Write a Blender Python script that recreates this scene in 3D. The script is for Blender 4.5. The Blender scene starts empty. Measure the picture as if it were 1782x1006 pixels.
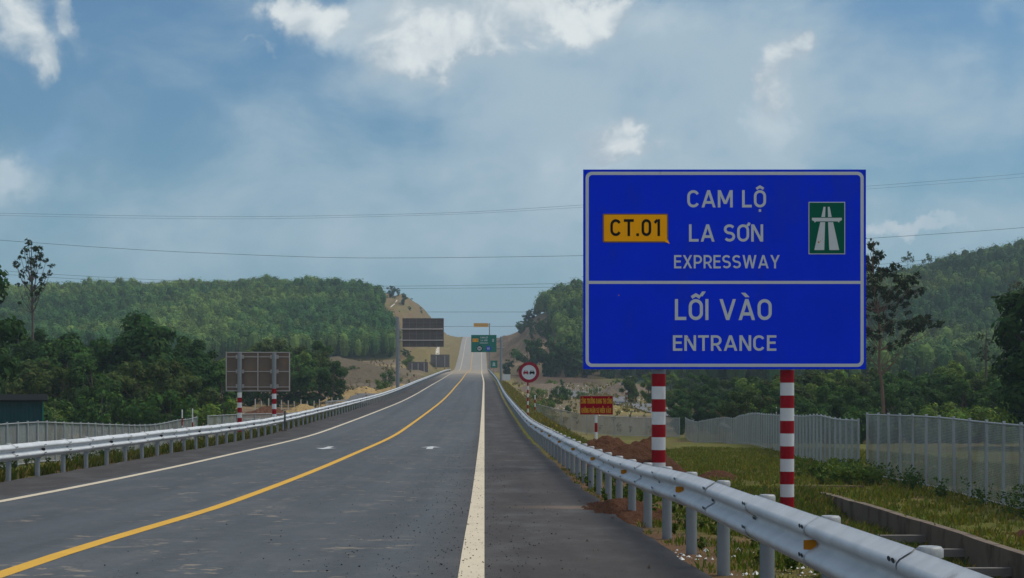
import bpy, math, random
import numpy as np
from mathutils import Vector

R = math.radians
SC = bpy.context.scene
COL = SC.collection

# ------------------------------------------------------------------ camera
CZ = 1.15            # camera height above the road surface (road z = 0 at the camera)
F = 2800.0           # focal length in photo pixels (photo 1782 wide)
cam = bpy.data.cameras.new('camera')
cam.sensor_width = 36.0
cam.lens = 36.0 * F / 1782.0
cam.shift_x = 48.0 / 1782.0
cam.shift_y = 147.0 / 1782.0
cam.clip_start = 0.2
cam.clip_end = 9000.0
camo = bpy.data.objects.new('camera', cam)
camo.location = (0, 0, CZ)
camo.rotation_euler = (R(90), 0, 0)
COL.objects.link(camo)
SC.camera = camo

# ------------------------------------------------------------------ exposure
SC.view_settings.view_transform = 'Standard'
SC.view_settings.look = 'None'
SC.view_settings.exposure = EXPOSURE = 0.42
SC.view_settings.gamma = 1.0
SC.cycles.use_denoising = True
SC.cycles.max_bounces = 6
SC.cycles.diffuse_bounces = 3
SC.cycles.transparent_max_bounces = 24
SC.cycles.volume_bounces = 0

# ------------------------------------------------------------------ sun
SUN_AZ, SUN_EL = R(74), R(60)          # azimuth to the right of the view direction
sun = bpy.data.lights.new('sun', 'SUN')
sun.energy = 2.0
sun.angle = R(38)
sun.color = (1.0, 0.90, 0.76)
suno = bpy.data.objects.new('sun', sun)
COL.objects.link(suno)
sd = Vector((math.sin(SUN_AZ) * math.cos(SUN_EL), math.cos(SUN_AZ) * math.cos(SUN_EL), math.sin(SUN_EL)))
suno.rotation_euler = (-sd).to_track_quat('-Z', 'Y').to_euler()
suno.location = (60, 30, 60)


# ------------------------------------------------------------------ node helpers
class NT:
    def __init__(self, tree):
        self.t = tree
        self.n = tree.nodes
        self.l = tree.links

    def new(self, kind, **kw):
        n = self.n.new(kind)
        for k, v in kw.items():
            setattr(n, k, v)
        return n

    def put(self, sock, v):
        if hasattr(v, 'is_output'):
            self.l.new(v, sock)
        elif v is not None:
            if isinstance(v, (tuple, list)) and len(v) == 3 and sock.type == 'RGBA':
                v = (v[0], v[1], v[2], 1)
            sock.default_value = v

    def math(self, op, a, b=None, c=None, clamp=False):
        n = self.new('ShaderNodeMath', operation=op, use_clamp=clamp)
        self.put(n.inputs[0], a)
        if b is not None:
            self.put(n.inputs[1], b)
        if c is not None:
            self.put(n.inputs[2], c)
        return n.outputs[0]

    def vmath(self, op, a, b=None):
        n = self.new('ShaderNodeVectorMath', operation=op)
        self.put(n.inputs[0], a)
        if b is not None:
            self.put(n.inputs[1], b)
        return n.outputs[0]

    def mix(self, f, a, b, blend='MIX'):
        n = self.new('ShaderNodeMix', data_type='RGBA', blend_type=blend)
        self.put(n.inputs[0], f)
        self.put(n.inputs[6], a)
        self.put(n.inputs[7], b)
        return n.outputs[2]

    def noise(self, vec, scale, detail=4.0, rough=0.55, dist=0.0):
        n = self.new('ShaderNodeTexNoise')
        if vec is not None:
            self.l.new(vec, n.inputs['Vector'])
        n.inputs['Scale'].default_value = scale
        n.inputs['Detail'].default_value = detail
        n.inputs['Roughness'].default_value = rough
        n.inputs['Distortion'].default_value = dist
        return n.outputs['Fac']

    def step(self, v, a, b):
        n = self.new('ShaderNodeMapRange', interpolation_type='SMOOTHSTEP')
        self.put(n.inputs['Value'], v)
        n.inputs['From Min'].default_value = a
        n.inputs['From Max'].default_value = b
        return n.outputs['Result']

    def scale(self, vec, s):
        n = self.new('ShaderNodeMapping')
        self.l.new(vec, n.inputs['Vector'])
        n.inputs['Scale'].default_value = s
        return n.outputs[0]


# ------------------------------------------------------------------ sky
world = bpy.data.worlds.new('World')
SC.world = world
world.use_nodes = True
w = NT(world.node_tree)
w.n.clear()
sky = w.new('ShaderNodeTexSky', sky_type='NISHITA', sun_disc=False)
sky.sun_elevation = SUN_EL
sky.sun_rotation = SUN_AZ
sky.altitude = 50
sky.air_density = 1.0
sky.dust_density = 1.6
sky.ozone_density = 2.0
tc = w.new('ShaderNodeTexCoord')
dirv = tc.outputs['Generated']
sep = w.new('ShaderNodeSeparateXYZ')
w.l.new(dirv, sep.inputs[0])
yy = w.math('MAXIMUM', sep.outputs[1], 0.05)
u = w.math('DIVIDE', sep.outputs[0], yy)
v = w.math('DIVIDE', sep.outputs[2], yy)
uvn = w.new('ShaderNodeCombineXYZ')
w.l.new(u, uvn.inputs[0])
w.l.new(v, uvn.inputs[1])
uv = uvn.outputs[0]
front = w.step(sep.outputs[1], 0.05, 0.35)
# ragged outlines: the cloud positions are stirred by two noises
wn1 = w.noise(dirv, 16.0, 7.0, 0.6)
wn2 = w.noise(w.vmath('ADD', dirv, (3.1, 5.7, 1.3)), 16.0, 7.0, 0.6)
uw = w.math('ADD', u, w.math('MULTIPLY', w.math('SUBTRACT', wn1, 0.5), 0.105))
vw = w.math('ADD', v, w.math('MULTIPLY', w.math('SUBTRACT', wn2, 0.5), 0.085))


def blobs(lst):
    tot = None
    for (px, py, rx, ry, a) in lst:
        cu, cv = (px - 843) / F, (650 - py) / F
        du = w.math('MULTIPLY', w.math('SUBTRACT', uw, cu), F / rx)
        dv = w.math('MULTIPLY', w.math('SUBTRACT', vw, cv), F / ry)
        d2 = w.math('ADD', w.math('MULTIPLY', du, du), w.math('MULTIPLY', dv, dv))
        g = w.math('MULTIPLY', w.math('DIVIDE', 1.0, w.math('ADD', 1.0, w.math('MULTIPLY', d2, d2))), a)
        tot = g if tot is None else w.math('ADD', tot, g)
    return tot


n_big = w.noise(w.scale(dirv, (1.0, 1.0, 1.6)), 9.0, 7.0, 0.58, 0.3)
n_med = w.noise(w.scale(dirv, (1.0, 1.0, 1.3)), 26.0, 8.0, 0.56, 0.5)
n_fine = w.noise(dirv, 110.0, 6.0, 0.62, 0.3)
# bright cumulus pieces, placed by their directions in the sky
bright = blobs([(20, 40, 70, 80, 0.7), (62, 105, 30, 46, 0.55), (135, 25, 24, 55, 0.6), (500, 30, 44, 50, 0.85), (566, 25, 38, 44, 0.8),
                (730, 55, 80, 70, 0.6), (690, 112, 66, 26, 0.45), (800, 90, 90, 32, 0.7), (868, 40, 60, 80, 0.65), (1030, 10, 74, 40, 0.8), (960, 0, 90, 34, 0.65), (640, 150, 50, 20, 0.25),
                (448, 108, 30, 9, 0.4), (1352, 122, 46, 62, 0.74), (1392, 72, 24, 24, 0.7), (1112, 226, 46, 38, 0.85), (1050, 262, 66, 28, 0.7), (1150, 250, 30, 22, 0.35),
                (1600, 384, 90, 13, 0.42), (950, 62, 14, 10, 0.3)])
mod = w.math('ADD', w.math('MULTIPLY', w.math('SUBTRACT', n_med, 0.5), 0.8), w.math('MULTIPLY', w.math('SUBTRACT', n_fine, 0.5), 0.22))
cum_raw = w.math('ADD', bright, mod)
gate = w.step(bright, 0.05, 0.32)
cum = w.math('MULTIPLY', w.math('MULTIPLY', w.step(cum_raw, 0.16, 0.85), gate), front)
# soft grey veil
veil_b = blobs([(1000, 80, 420, 130, 0.6), (1340, 190, 100, 120, 0.6), (1090, 300, 300, 110, 0.5), (20, 310, 80, 46, 0.75), (60, 380, 240, 50, 0.2),
                (1650, 140, 220, 160, 0.2), (560, 430, 420, 60, 0.3), (1650, 390, 260, 50, 0.4), (760, 300, 420, 180, 0.12)])
veil = w.math('MULTIPLY', w.step(w.math('ADD', veil_b, w.math('MULTIPLY', w.math('SUBTRACT', n_big, 0.5), 1.9)), -0.12, 0.85), 0.92)
back_cloud = w.math('MULTIPLY', w.step(n_big, 0.40, 0.62), w.math('SUBTRACT', 1.0, front))  # unseen cloud behind the camera, made brighter to light the sign faces
dark = blobs([(88, 255, 46, 30, 0.5)])
lowv = w.step(v, 0.16, 0.0)
base = w.mix(1.0, sky.outputs[0], (0.53, 0.82, 0.96), 'MULTIPLY')
SKYK = 0.085
base = w.mix(0.22, base, w.mix(1.0, w.vmath('DOT_PRODUCT', base, (0.33, 0.34, 0.33)), (0.92, 1.0, 1.06), 'MULTIPLY'))
base = w.vmath('SCALE', base)
base.node.inputs['Scale'].default_value = SKYK
col = w.mix(w.math('MULTIPLY', lowv, 0.55), base, (0.24, 0.38, 0.50))
col = w.mix(veil, col, (0.30, 0.39, 0.455))
col = w.mix(w.math('MULTIPLY', dark, front), col, (0.16, 0.28, 0.42))
thin_b = blobs([(1362, 140, 44, 80, 0.55), (1340, 215, 44, 50, 0.5), (1085, 250, 95, 46, 0.6), (1690, 90, 100, 120, 0.3), (20, 312, 66, 42, 0.6),
                (700, 50, 130, 90, 0.6), (1605, 384, 100, 13, 0.7), (60, 60, 100, 105, 0.4), (900, 20, 200, 60, 0.5), (1180, 30, 120, 40, 0.35), (1010, 330, 130, 50, 0.4), (560, 60, 60, 50, 0.4)])
thin_r = w.math('ADD', thin_b, w.math('MULTIPLY', w.math('SUBTRACT', n_med, 0.5), 1.1))
thin = w.math('MULTIPLY', w.math('MULTIPLY', w.step(thin_r, 0.15, 0.95), w.step(thin_b, 0.06, 0.4)), front)
col = w.mix(w.math('MULTIPLY', thin, 0.85), col, (0.40, 0.475, 0.52))
shade = w.step(w.math('ADD', cum_raw, w.math('MULTIPLY', w.math('SUBTRACT', n_med, 0.5), 2.2)), 0.35, 1.55)
cloudc = w.mix(shade, (0.30, 0.37, 0.43), (0.56, 0.60, 0.61))
col = w.mix(cum, col, cloudc)
col = w.mix(w.math('MULTIPLY', back_cloud, 0.9), col, (0.74, 0.74, 0.74))
bg = w.new('ShaderNodeBackground')
w.l.new(col, bg.inputs[0])
bg.inputs[1].default_value = 1.0
wo = w.new('ShaderNodeOutputWorld')
w.l.new(bg.outputs[0], wo.inputs[0])

# ------------------------------------------------------------------ materials
MATS = {}


def material(name):
    m = bpy.data.materials.new(name)
    m.use_nodes = True
    t = NT(m.node_tree)
    t.n.clear()
    out = t.new('ShaderNodeOutputMaterial')
    p = t.new('ShaderNodeBsdfPrincipled')
    t.l.new(p.outputs[0], out.inputs[0])
    t.out, t.p = out, p
    MATS[name] = m
    return m, t


def plain(name, c, rough=0.6, metal=0.0, var=0.25, scale=6.0, spec=0.4, stain=None, stain_scale=3.0, stain_lo=0.58, coat=0.0):
    """painted or bare surface with slight mottling and optional stains"""
    m, t = material(name)
    tcn = t.new('ShaderNodeTexCoord').outputs['Object']
    n = t.noise(tcn, scale, 5.0, 0.6)
    lo = tuple(x * (1 - var) for x in c)
    hi = tuple(min(1, x * (1 + var)) for x in c)
    cc = t.mix(n, lo, hi)
    if stain:
        s = t.step(t.noise(t.scale(tcn, (1, 1, 0.45)), stain_scale, 7.0, 0.65), stain_lo, stain_lo + 0.14)
        cc = t.mix(t.math('MULTIPLY', s, 0.7), cc, stain)
    t.l.new(cc, t.p.inputs['Base Color'])
    t.put(t.p.inputs['Roughness'], t.math('ADD', rough - 0.1, t.math('MULTIPLY', n, 0.2)))
    t.p.inputs['Metallic'].default_value = metal
    t.p.inputs['Specular IOR Level'].default_value = spec
    return m


plain('galvanised steel', (0.56, 0.59, 0.61), 0.58, 0.25, 0.28, 5.0, 0.5, (0.30, 0.29, 0.27), 2.2, 0.60)
plain('galvanised post', (0.20, 0.225, 0.245), 0.55, 0.3, 0.2, 12.0, 0.5, (0.22, 0.19, 0.16), 4.0, 0.6)
plain('post cap steel', (0.31, 0.33, 0.34), 0.5, 0.2, 0.45, 30.0, 0.5, (0.2, 0.2, 0.2), 14.0, 0.55)
plain('dark slot', (0.02, 0.025, 0.025), 0.7)
plain('seam shade', (0.05, 0.05, 0.05), 0.8)
plain('amber reflector', (0.72, 0.33, 0.01), 0.4)
plain('amber smear', (0.55, 0.33, 0.06), 0.6)
plain('sign blue', (0.0003, 0.031, 0.74), 0.6, 0, 0.16, 0.7, 0.04, (0.006, 0.036, 0.62), 0.8, 0.5)
plain('sign edge blue', (0.006, 0.055, 0.36), 0.6, 0, 0.1, 1.2, 0.05)
plain('sign white film', (0.53, 0.57, 0.60), 0.5, 0, 0.06, 8.0, 0.3, (0.30, 0.33, 0.36), 5.0, 0.62)
plain('plate amber', (0.95, 0.40, 0.001), 0.6, 0, 0.05, 6.0, 0.05)
plain('plate amber edge', (0.25, 0.11, 0.02), 0.6)
plain('sign black', (0.006, 0.008, 0.010), 0.6, 0, 0.1, 6.0, 0.05)
plain('sign green', (0.0, 0.10, 0.062), 0.6, 0, 0.1, 3.0, 0.05)
plain('rust mark', (0.40, 0.21, 0.05), 0.8)
plain('sign grey back', (0.15, 0.115, 0.09), 0.65, 0.0, 0.22, 3.0, 0.3, (0.22, 0.13, 0.07), 1.6, 0.55)
plain('sign dark back', (0.135, 0.12, 0.115), 0.65, 0.0, 0.22, 1.0, 0.3, (0.10, 0.06, 0.04), 1.2, 0.55)
plain('sign frame steel', (0.38, 0.35, 0.33), 0.55, 0.2, 0.2, 6.0)
plain('paint red', (0.27, 0.003, 0.010), 0.5, 0, 0.1, 5.0, 0.12, (0.36, 0.07, 0.06), 3.0, 0.66)
plain('paint white', (0.60, 0.62, 0.64), 0.5, 0, 0.08, 6.0, 0.3, (0.42, 0.40, 0.36), 2.6, 0.62)
plain('notice red', (0.26, 0.002, 0.014), 0.6, 0, 0.1, 4.0, 0.05)
plain('notice yellow', (0.50, 0.27, 0.015), 0.5, 0, 0.08, 4.0, 0.2)
plain('notice rim', (0.36, 0.28, 0.2), 0.6)
plain('ring red', (0.26, 0.012, 0.03), 0.5, 0, 0.08, 4.0, 0.2)
plain('gantry green', (0.004, 0.16, 0.115), 0.5, 0, 0.1, 1.5, 0.2)
plain('gantry steel', (0.22, 0.24, 0.26), 0.5, 0.4, 0.2, 3.0)
plain('amber board', (0.62, 0.34, 0.06), 0.5, 0, 0.1, 1.0, 0.2)
plain('speed blue', (0.01, 0.06, 0.45), 0.5)
plain('shed teal', (0.002, 0.042, 0.050), 0.55, 0, 0.2, 1.5, 0.2, (0.01, 0.05, 0.05), 2.0, 0.55)
plain('shed roof dark', (0.01, 0.012, 0.012), 0.9, 0, 0.2, 3.0, 0.05)
plain('fence steel', (0.33, 0.36, 0.385), 0.55, 0.2, 0.2, 12.0, 0.4, (0.2, 0.18, 0.16), 4.0, 0.62)
plain('old concrete', (0.10, 0.075, 0.055), 0.95, 0, 0.4, 2.0, 0.1, (0.035, 0.028, 0.02), 1.6, 0.5)
plain('concrete', (0.16, 0.13, 0.10), 0.9, 0, 0.3, 2.0, 0.2, (0.07, 0.05, 0.035), 1.6, 0.48)
plain('concrete beam', (0.16, 0.15, 0.14), 0.9, 0, 0.3, 3.0, 0.2, (0.06, 0.05, 0.045), 2.0, 0.52)
plain('pale concrete', (0.55, 0.52, 0.46), 0.9, 0, 0.2, 1.0, 0.2)
plain('wire black', (0.05, 0.06, 0.07), 0.6)
plain('bark grey', (0.10, 0.085, 0.072), 0.9, 0, 0.4, 2.0, 0.2)
plain('bark ruddy', (0.15, 0.095, 0.07), 0.9, 0, 0.4, 2.0, 0.2)
plain('machine green', (0.02, 0.06, 0.07), 0.5)
plain('machine dark', (0.015, 0.02, 0.022), 0.7)
plain('machine white', (0.6, 0.62, 0.62), 0.5)
plain('dark post', (0.05, 0.05, 0.052), 0.7)


def worn_paint(name, c, wear):
    m, t = material(name)
    g = t.new('ShaderNodeTexCoord').outputs['Object']
    n = t.noise(g, 1.6, 6.0, 0.65)
    f = t.noise(g, 38.0, 3.0, 0.6)
    cc = t.mix(n, tuple(x * 0.82 for x in c), tuple(min(1, x * 1.1) for x in c))
    spots = t.step(f, 0.64, 0.70)
    cc = t.mix(t.math('MULTIPLY', spots, wear), cc, (0.10, 0.09, 0.08))
    dirt = t.step(t.noise(t.scale(g, (1, 0.3, 1)), 2.4, 5.0, 0.6), 0.55, 0.75)
    cc = t.mix(t.math('MULTIPLY', dirt, 0.35), cc, (0.22, 0.19, 0.15))
    t.l.new(cc, t.p.inputs['Base Color'])
    t.p.inputs['Roughness'].default_value = 0.75
    t.p.inputs['Specular IOR Level'].default_value = 0.2


worn_paint('line white', (0.58, 0.51, 0.385), 0.7)
worn_paint('line yellow', (0.62, 0.36, 0.05), 0.6)
worn_paint('arrow white', (0.48, 0.51, 0.53), 0.3)


def asphalt():
    m, t = material('asphalt')
    g = t.new('ShaderNodeNewGeometry').outputs['Position']
    s = t.new('ShaderNodeSeparateXYZ')
    t.l.new(g, s.inputs[0])
    x, y = s.outputs[0], s.outputs[1]
    big = t.noise(t.scale(g, (0.35, 0.05, 1)), 1.0, 5.0, 0.6)
    med = t.noise(t.scale(g, (1.2, 0.5, 1)), 1.0, 6.0, 0.65)
    fine = t.noise(g, 55.0, 3.0, 0.7)
    lane = t.mix(big, (0.050, 0.059, 0.067), (0.086, 0.097, 0.107))
    sh = t.mix(med, (0.034, 0.031, 0.030), (0.057, 0.051, 0.048))
    wob = t.math('MULTIPLY', t.math('SUBTRACT', med, 0.5), 0.5)
    xw = t.math('ADD', x, wob)
    in_l = t.step(xw, -7.55, -7.15)
    in_r = t.step(xw, 0.2, -0.75)
    c = t.mix(t.math('MULTIPLY', in_l, in_r), sh, lane)
    mid = t.noise(t.scale(g, (1, 0.6, 1)), 7.0, 4.0, 0.7)
    lanes_ = t.noise(t.scale(g, (1.6, 0.015, 1)), 1.0, 3.0, 0.6)
    c = t.mix(1.0, c, t.mix(mid, (0.70, 0.70, 0.70), (1.30, 1.30, 1.30)), 'MULTIPLY')
    c = t.mix(1.0, c, t.mix(t.step(lanes_, 0.3, 0.7), (0.86, 0.86, 0.86), (1.14, 1.13, 1.12)), 'MULTIPLY')
    # darker band beside the edge line, paler wheel tracks
    c = t.mix(t.math('MULTIPLY', t.step(med, 0.45, 0.75), 0.35), c, (0.135, 0.138, 0.14))
    c = t.mix(1.0, c, t.mix(fine, (0.62, 0.62, 0.62), (1.38, 1.38, 1.38)), 'MULTIPLY')
    # dried mud prints, tan and pale
    mud = t.noise(t.scale(g, (0.9, 0.42, 1)), 1.3, 3.0, 0.5)
    mud2 = t.noise(t.scale(g, (3.2, 3.6, 1)), 1.0, 4.0, 0.62)
    mm = t.math('MULTIPLY', t.step(mud, 0.44, 0.60), t.step(mud2, 0.575, 0.65))
    ytrk = t.math('MULTIPLY', t.step(x, -6.4, -5.6), t.step(x, -0.2, -1.0))
    c = t.mix(t.math('MULTIPLY', t.math('MULTIPLY', mm, ytrk), 0.5), c, (0.33, 0.27, 0.20))
    # black crumbs bedded in the surface
    vor = t.new('ShaderNodeTexVoronoi', feature='F1')
    t.l.new(g, vor.inputs['Vector'])
    vor.inputs['Scale'].default_value = 13.0
    dots = t.math('MULTIPLY', t.step(vor.outputs['Distance'], 0.17, 0.10), t.step(t.noise(g, 2.2, 2.0, 0.5), 0.52, 0.62))
    c = t.mix(dots, c, (0.016, 0.016, 0.017))
    # soil washed across the shoulder
    yb_ = t.math('ABSOLUTE', t.math('SUBTRACT', t.math('ADD', y, t.math('MULTIPLY', med, 0.6)), 22.6))
    band = t.math('MULTIPLY', t.step(yb_, 0.55, 0.12), t.math('MULTIPLY', t.step(x, -0.1, 1.7), t.step(fine, 0.3, 0.6)))
    c = t.mix(band, c, (0.20, 0.14, 0.095))
    # dust-covered stretch and the pale old concrete uphill
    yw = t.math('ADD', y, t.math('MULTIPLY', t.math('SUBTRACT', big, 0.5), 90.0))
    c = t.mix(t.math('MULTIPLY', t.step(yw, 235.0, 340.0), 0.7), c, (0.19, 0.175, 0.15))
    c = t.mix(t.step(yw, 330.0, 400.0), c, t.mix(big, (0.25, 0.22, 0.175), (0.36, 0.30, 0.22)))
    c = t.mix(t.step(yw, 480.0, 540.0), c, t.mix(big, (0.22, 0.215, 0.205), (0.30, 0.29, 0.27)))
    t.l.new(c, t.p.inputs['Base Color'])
    t.p.inputs['Roughness'].default_value = 0.82
    t.p.inputs['Specular IOR Level'].default_value = 0.25
    b = t.new('ShaderNodeBump')
    b.inputs['Strength'].default_value = 0.35
    b.inputs['Distance'].default_value = 0.006
    t.l.new(fine, b.inputs['Height'])
    t.l.new(b.outputs[0], t.p.inputs['Normal'])


asphalt()


def side_road_mat():
    m, t = material('side asphalt')
    g = t.new('ShaderNodeNewGeometry').outputs['Position']
    n = t.noise(g, 0.5, 5.0, 0.6)
    t.l.new(t.mix(n, (0.09, 0.10, 0.11), (0.17, 0.17, 0.17)), t.p.inputs['Base Color'])
    t.p.inputs['Roughness'].default_value = 0.9


side_road_mat()


def terrain_mat():
    m, t = material('ground cover')
    at = t.new('ShaderNodeVertexColor', layer_name='Cover').outputs[0]
    g = t.new('ShaderNodeNewGeometry').outputs['Position']
    a = t.noise(g, 0.35, 6.0, 0.65)
    b = t.noise(g, 2.8, 6.0, 0.7)
    c2 = t.noise(g, 16.0, 4.0, 0.7)
    k = t.math('ADD', t.math('MULTIPLY', a, 0.5), t.math('MULTIPLY', b, 0.9))
    k = t.math('ADD', k, t.math('MULTIPLY', c2, 0.6))
    c = t.vmath('SCALE', at)
    t.l.new(k, c.node.inputs['Scale'])
    t.l.new(c, t.p.inputs['Base Color'])
    t.p.inputs['Roughness'].default_value = 0.95
    t.p.inputs['Specular IOR Level'].default_value = 0.1
    bm = t.new('ShaderNodeBump')
    bm.inputs['Strength'].default_value = 0.8
    bm.inputs['Distance'].default_value = 0.12
    t.l.new(t.math('ADD', b, t.math('MULTIPLY', c2, 0.4)), bm.inputs['Height'])
    t.l.new(bm.outputs[0], t.p.inputs['Normal'])


terrain_mat()


def soil_mat(name, c1, c2):
    m, t = material(name)
    g = t.new('ShaderNodeNewGeometry').outputs['Position']
    n = t.noise(g, 5.0, 8.0, 0.7)
    n2 = t.noise(g, 24.0, 5.0, 0.7)
    c = t.mix(n, c1, c2)
    c = t.mix(t.math('MULTIPLY', t.step(n2, 0.60, 0.72), 0.6), c, tuple(min(1, x * 2.2) for x in c2))
    t.l.new(c, t.p.inputs['Base Color'])
    t.p.inputs['Roughness'].default_value = 0.98
    t.p.inputs['Specular IOR Level'].default_value = 0.05
    bm = t.new('ShaderNodeBump')
    bm.inputs['Strength'].default_value = 1.0
    bm.inputs['Distance'].default_value = 0.16
    t.l.new(t.math('ADD', n, t.math('MULTIPLY', n2, 0.5)), bm.inputs['Height'])
    t.l.new(bm.outputs[0], t.p.inputs['Normal'])


soil_mat('brown soil', (0.075, 0.035, 0.022), (0.17, 0.085, 0.05))
soil_mat('tan soil', (0.30, 0.22, 0.11), (0.46, 0.33, 0.15))
soil_mat('grey rubble', (0.12, 0.095, 0.07), (0.23, 0.185, 0.14))
soil_mat('bank earth', (0.085, 0.07, 0.048), (0.16, 0.13, 0.085))
plain('sign rib', (0.21, 0.20, 0.195), 0.6, 0, 0.2, 2.0)


def leaf_mat(name, trans=0.3, gain=1.0):
    m, t = material(name)
    at = t.new('ShaderNodeVertexColor', layer_name='Col').outputs[0]
    oi = t.new('ShaderNodeObjectInfo').outputs['Random']
    k = t.math('MULTIPLY_ADD', oi, 0.5 * gain, 0.75 * gain)
    c = t.vmath('SCALE', at)
    t.l.new(k, c.node.inputs['Scale'])
    t.l.new(c, t.p.inputs['Base Color'])
    t.p.inputs['Roughness'].default_value = 0.65
    t.p.inputs['Specular IOR Level'].default_value = 0.06
    tr = t.new('ShaderNodeBsdfTranslucent')
    t.l.new(t.mix(1.0, c, (1.1, 1.25, 0.5), 'MULTIPLY'), tr.inputs[0])
    mx = t.new('ShaderNodeMixShader')
    mx.inputs[0].default_value = trans
    t.l.new(t.p.outputs[0], mx.inputs[1])
    t.l.new(tr.outputs[0], mx.inputs[2])
    t.l.new(mx.outputs[0], t.out.inputs[0])


leaf_mat('leaves')
leaf_mat('grass blades', 0.35)


def mesh_mat():
    m, t = material('wire mesh')
    uvn_ = t.new('ShaderNodeUVMap').outputs[0]
    s = t.new('ShaderNodeSeparateXYZ')
    t.l.new(uvn_, s.inputs[0])
    fx = t.math('PINGPONG', s.outputs[0], 0.03)
    fy = t.math('PINGPONG', s.outputs[1], 0.022)
    wx = t.math('LESS_THAN', fx, 0.0142)
    wy = t.math('LESS_THAN', fy, 0.0062)
    wire = t.math('MAXIMUM', wx, wy)
    g_ = t.new('ShaderNodeNewGeometry').outputs['Position']
    st = t.step(t.noise(t.scale(g_, (1, 1, 0.5)), 0.9, 6.0, 0.65), 0.42, 0.72)
    t.l.new(t.mix(t.math('MULTIPLY', st, 0.75), (0.36, 0.385, 0.39), (0.19, 0.165, 0.14)), t.p.inputs['Base Color'])
    t.p.inputs['Roughness'].default_value = 0.6
    t.p.inputs['Metallic'].default_value = 0.3
    tr = t.new('ShaderNodeBsdfTransparent')
    mx = t.new('ShaderNodeMixShader')
    t.l.new(wire, mx.inputs[0])
    t.l.new(tr.outputs[0], mx.inputs[1])
    t.l.new(t.p.outputs[0], mx.inputs[2])
    t.l.new(mx.outputs[0], t.out.inputs[0])


mesh_mat()

# ------------------------------------------------------------------ geometry helpers
class MB:
    """collects shapes (with material slots) and links them as one mesh object"""

    def __init__(self):
        self.v, self.f, self.m, self.s = [], [], [], []

    def add(self, verts, faces, mi=0, smooth=False):
        o = len(self.v)
        self.v += [tuple(p) for p in verts]
        for f in faces:
            self.f.append([i + o for i in f])
            self.m.append(mi)
            self.s.append(smooth)

    def box(self, x0, x1, y0, y1, z0, z1, mi=0):
        self.add([(x0, y0, z0), (x1, y0, z0), (x1, y1, z0), (x0, y1, z0), (x0, y0, z1), (x1, y0, z1), (x1, y1, z1), (x0, y1, z1)],
                 [(0, 3, 2, 1), (4, 5, 6, 7), (0, 1, 5, 4), (1, 2, 6, 5), (2, 3, 7, 6), (3, 0, 4, 7)], mi)

    def bar(self, a, b, w, h, mi=0):
        a, b = Vector(a), Vector(b)
        d = (b - a).normalized()
        up = Vector((0, 0, 1)) if abs(d.z) < 0.95 else Vector((1, 0, 0))
        s = d.cross(up).normalized() * (w / 2)
        q = s.cross(d).normalized() * (h / 2)
        vs = [p + i * s + j * q for p in (a, b) for (i, j) in ((-1, -1), (1, -1), (1, 1), (-1, 1))]
        self.add(vs, [(0, 1, 2, 3), (7, 6, 5, 4), (0, 4, 5, 1), (1, 5, 6, 2), (2, 6, 7, 3), (3, 7, 4, 0)], mi)

    def tube(self, pts, rad, n=8, mi=0, cap=True, smooth=True):
        pts = [Vector(p) for p in pts]
        if not isinstance(rad, (list, tuple)):
            rad = [rad] * len(pts)
        vs = []
        ref = None
        for i, p in enumerate(pts):
            d = (pts[min(i + 1, len(pts) - 1)] - pts[max(i - 1, 0)]).normalized()
            if ref is None:
                ref = Vector((1, 0, 0)) if abs(d.x) < 0.8 else Vector((0, 1, 0))
            a = (ref - d * ref.dot(d)).normalized()
            ref = a
            b = d.cross(a)
            for k in range(n):
                t = 2 * math.pi * k / n
                vs.append(p + (a * math.cos(t) + b * math.sin(t)) * rad[i])
        fs = []
        for i in range(len(pts) - 1):
            for k in range(n):
                k2 = (k + 1) % n
                fs.append((i * n + k, i * n + k2, (i + 1) * n + k2, (i + 1) * n + k))
        self.add(vs, fs, mi, smooth)
        if cap:
            o = (len(pts) - 1) * n
            self.add(vs[:n], [tuple(range(n))[::-1]], mi)
            self.add(vs[o:], [tuple(range(n))], mi)

    def cyl(self, x, y, z0, z1, r, n=16, mi=0):
        self.tube([(x, y, z0), (x, y, z1)], r, n, mi)

    def build(self, name, mats, parent=None, loc=None):
        me = bpy.data.meshes.new(name)
        me.from_pydata(self.v, [], self.f)
        me.polygons.foreach_set('material_index', self.m)
        me.polygons.foreach_set('use_smooth', self.s)
        for m in ([mats] if isinstance(mats, str) else mats):
            me.materials.append(MATS[m])
        me.update()
        return link(name, me, parent, loc)


def link(name, me, parent=None, loc=None):
    o = bpy.data.objects.new(name, me)
    COL.objects.link(o)
    if parent is not None:
        o.parent = parent
    if loc is not None:
        o.location = loc
    return o


def tag(o, label=None, cat=None, group=None, kind=None):
    if label:
        o['label'] = label
    if cat:
        o['category'] = cat
    if group:
        o['group'] = group
    if kind:
        o['kind'] = kind
    return o


def thing(name, label, cat, loc=(0, 0, 0), group=None, rz=0.0):
    o = bpy.data.objects.new(name, None)
    COL.objects.link(o)
    o.location = loc
    o.rotation_euler.z = rz
    o.empty_display_size = 0.3
    return tag(o, label, cat, group)


def copy_tree(o, parent=None):
    c = o.copy()
    COL.objects.link(c)
    if parent is not None:
        c.parent = parent
    for ch in list(o.children):
        copy_tree(ch, c)
    return c


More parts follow.
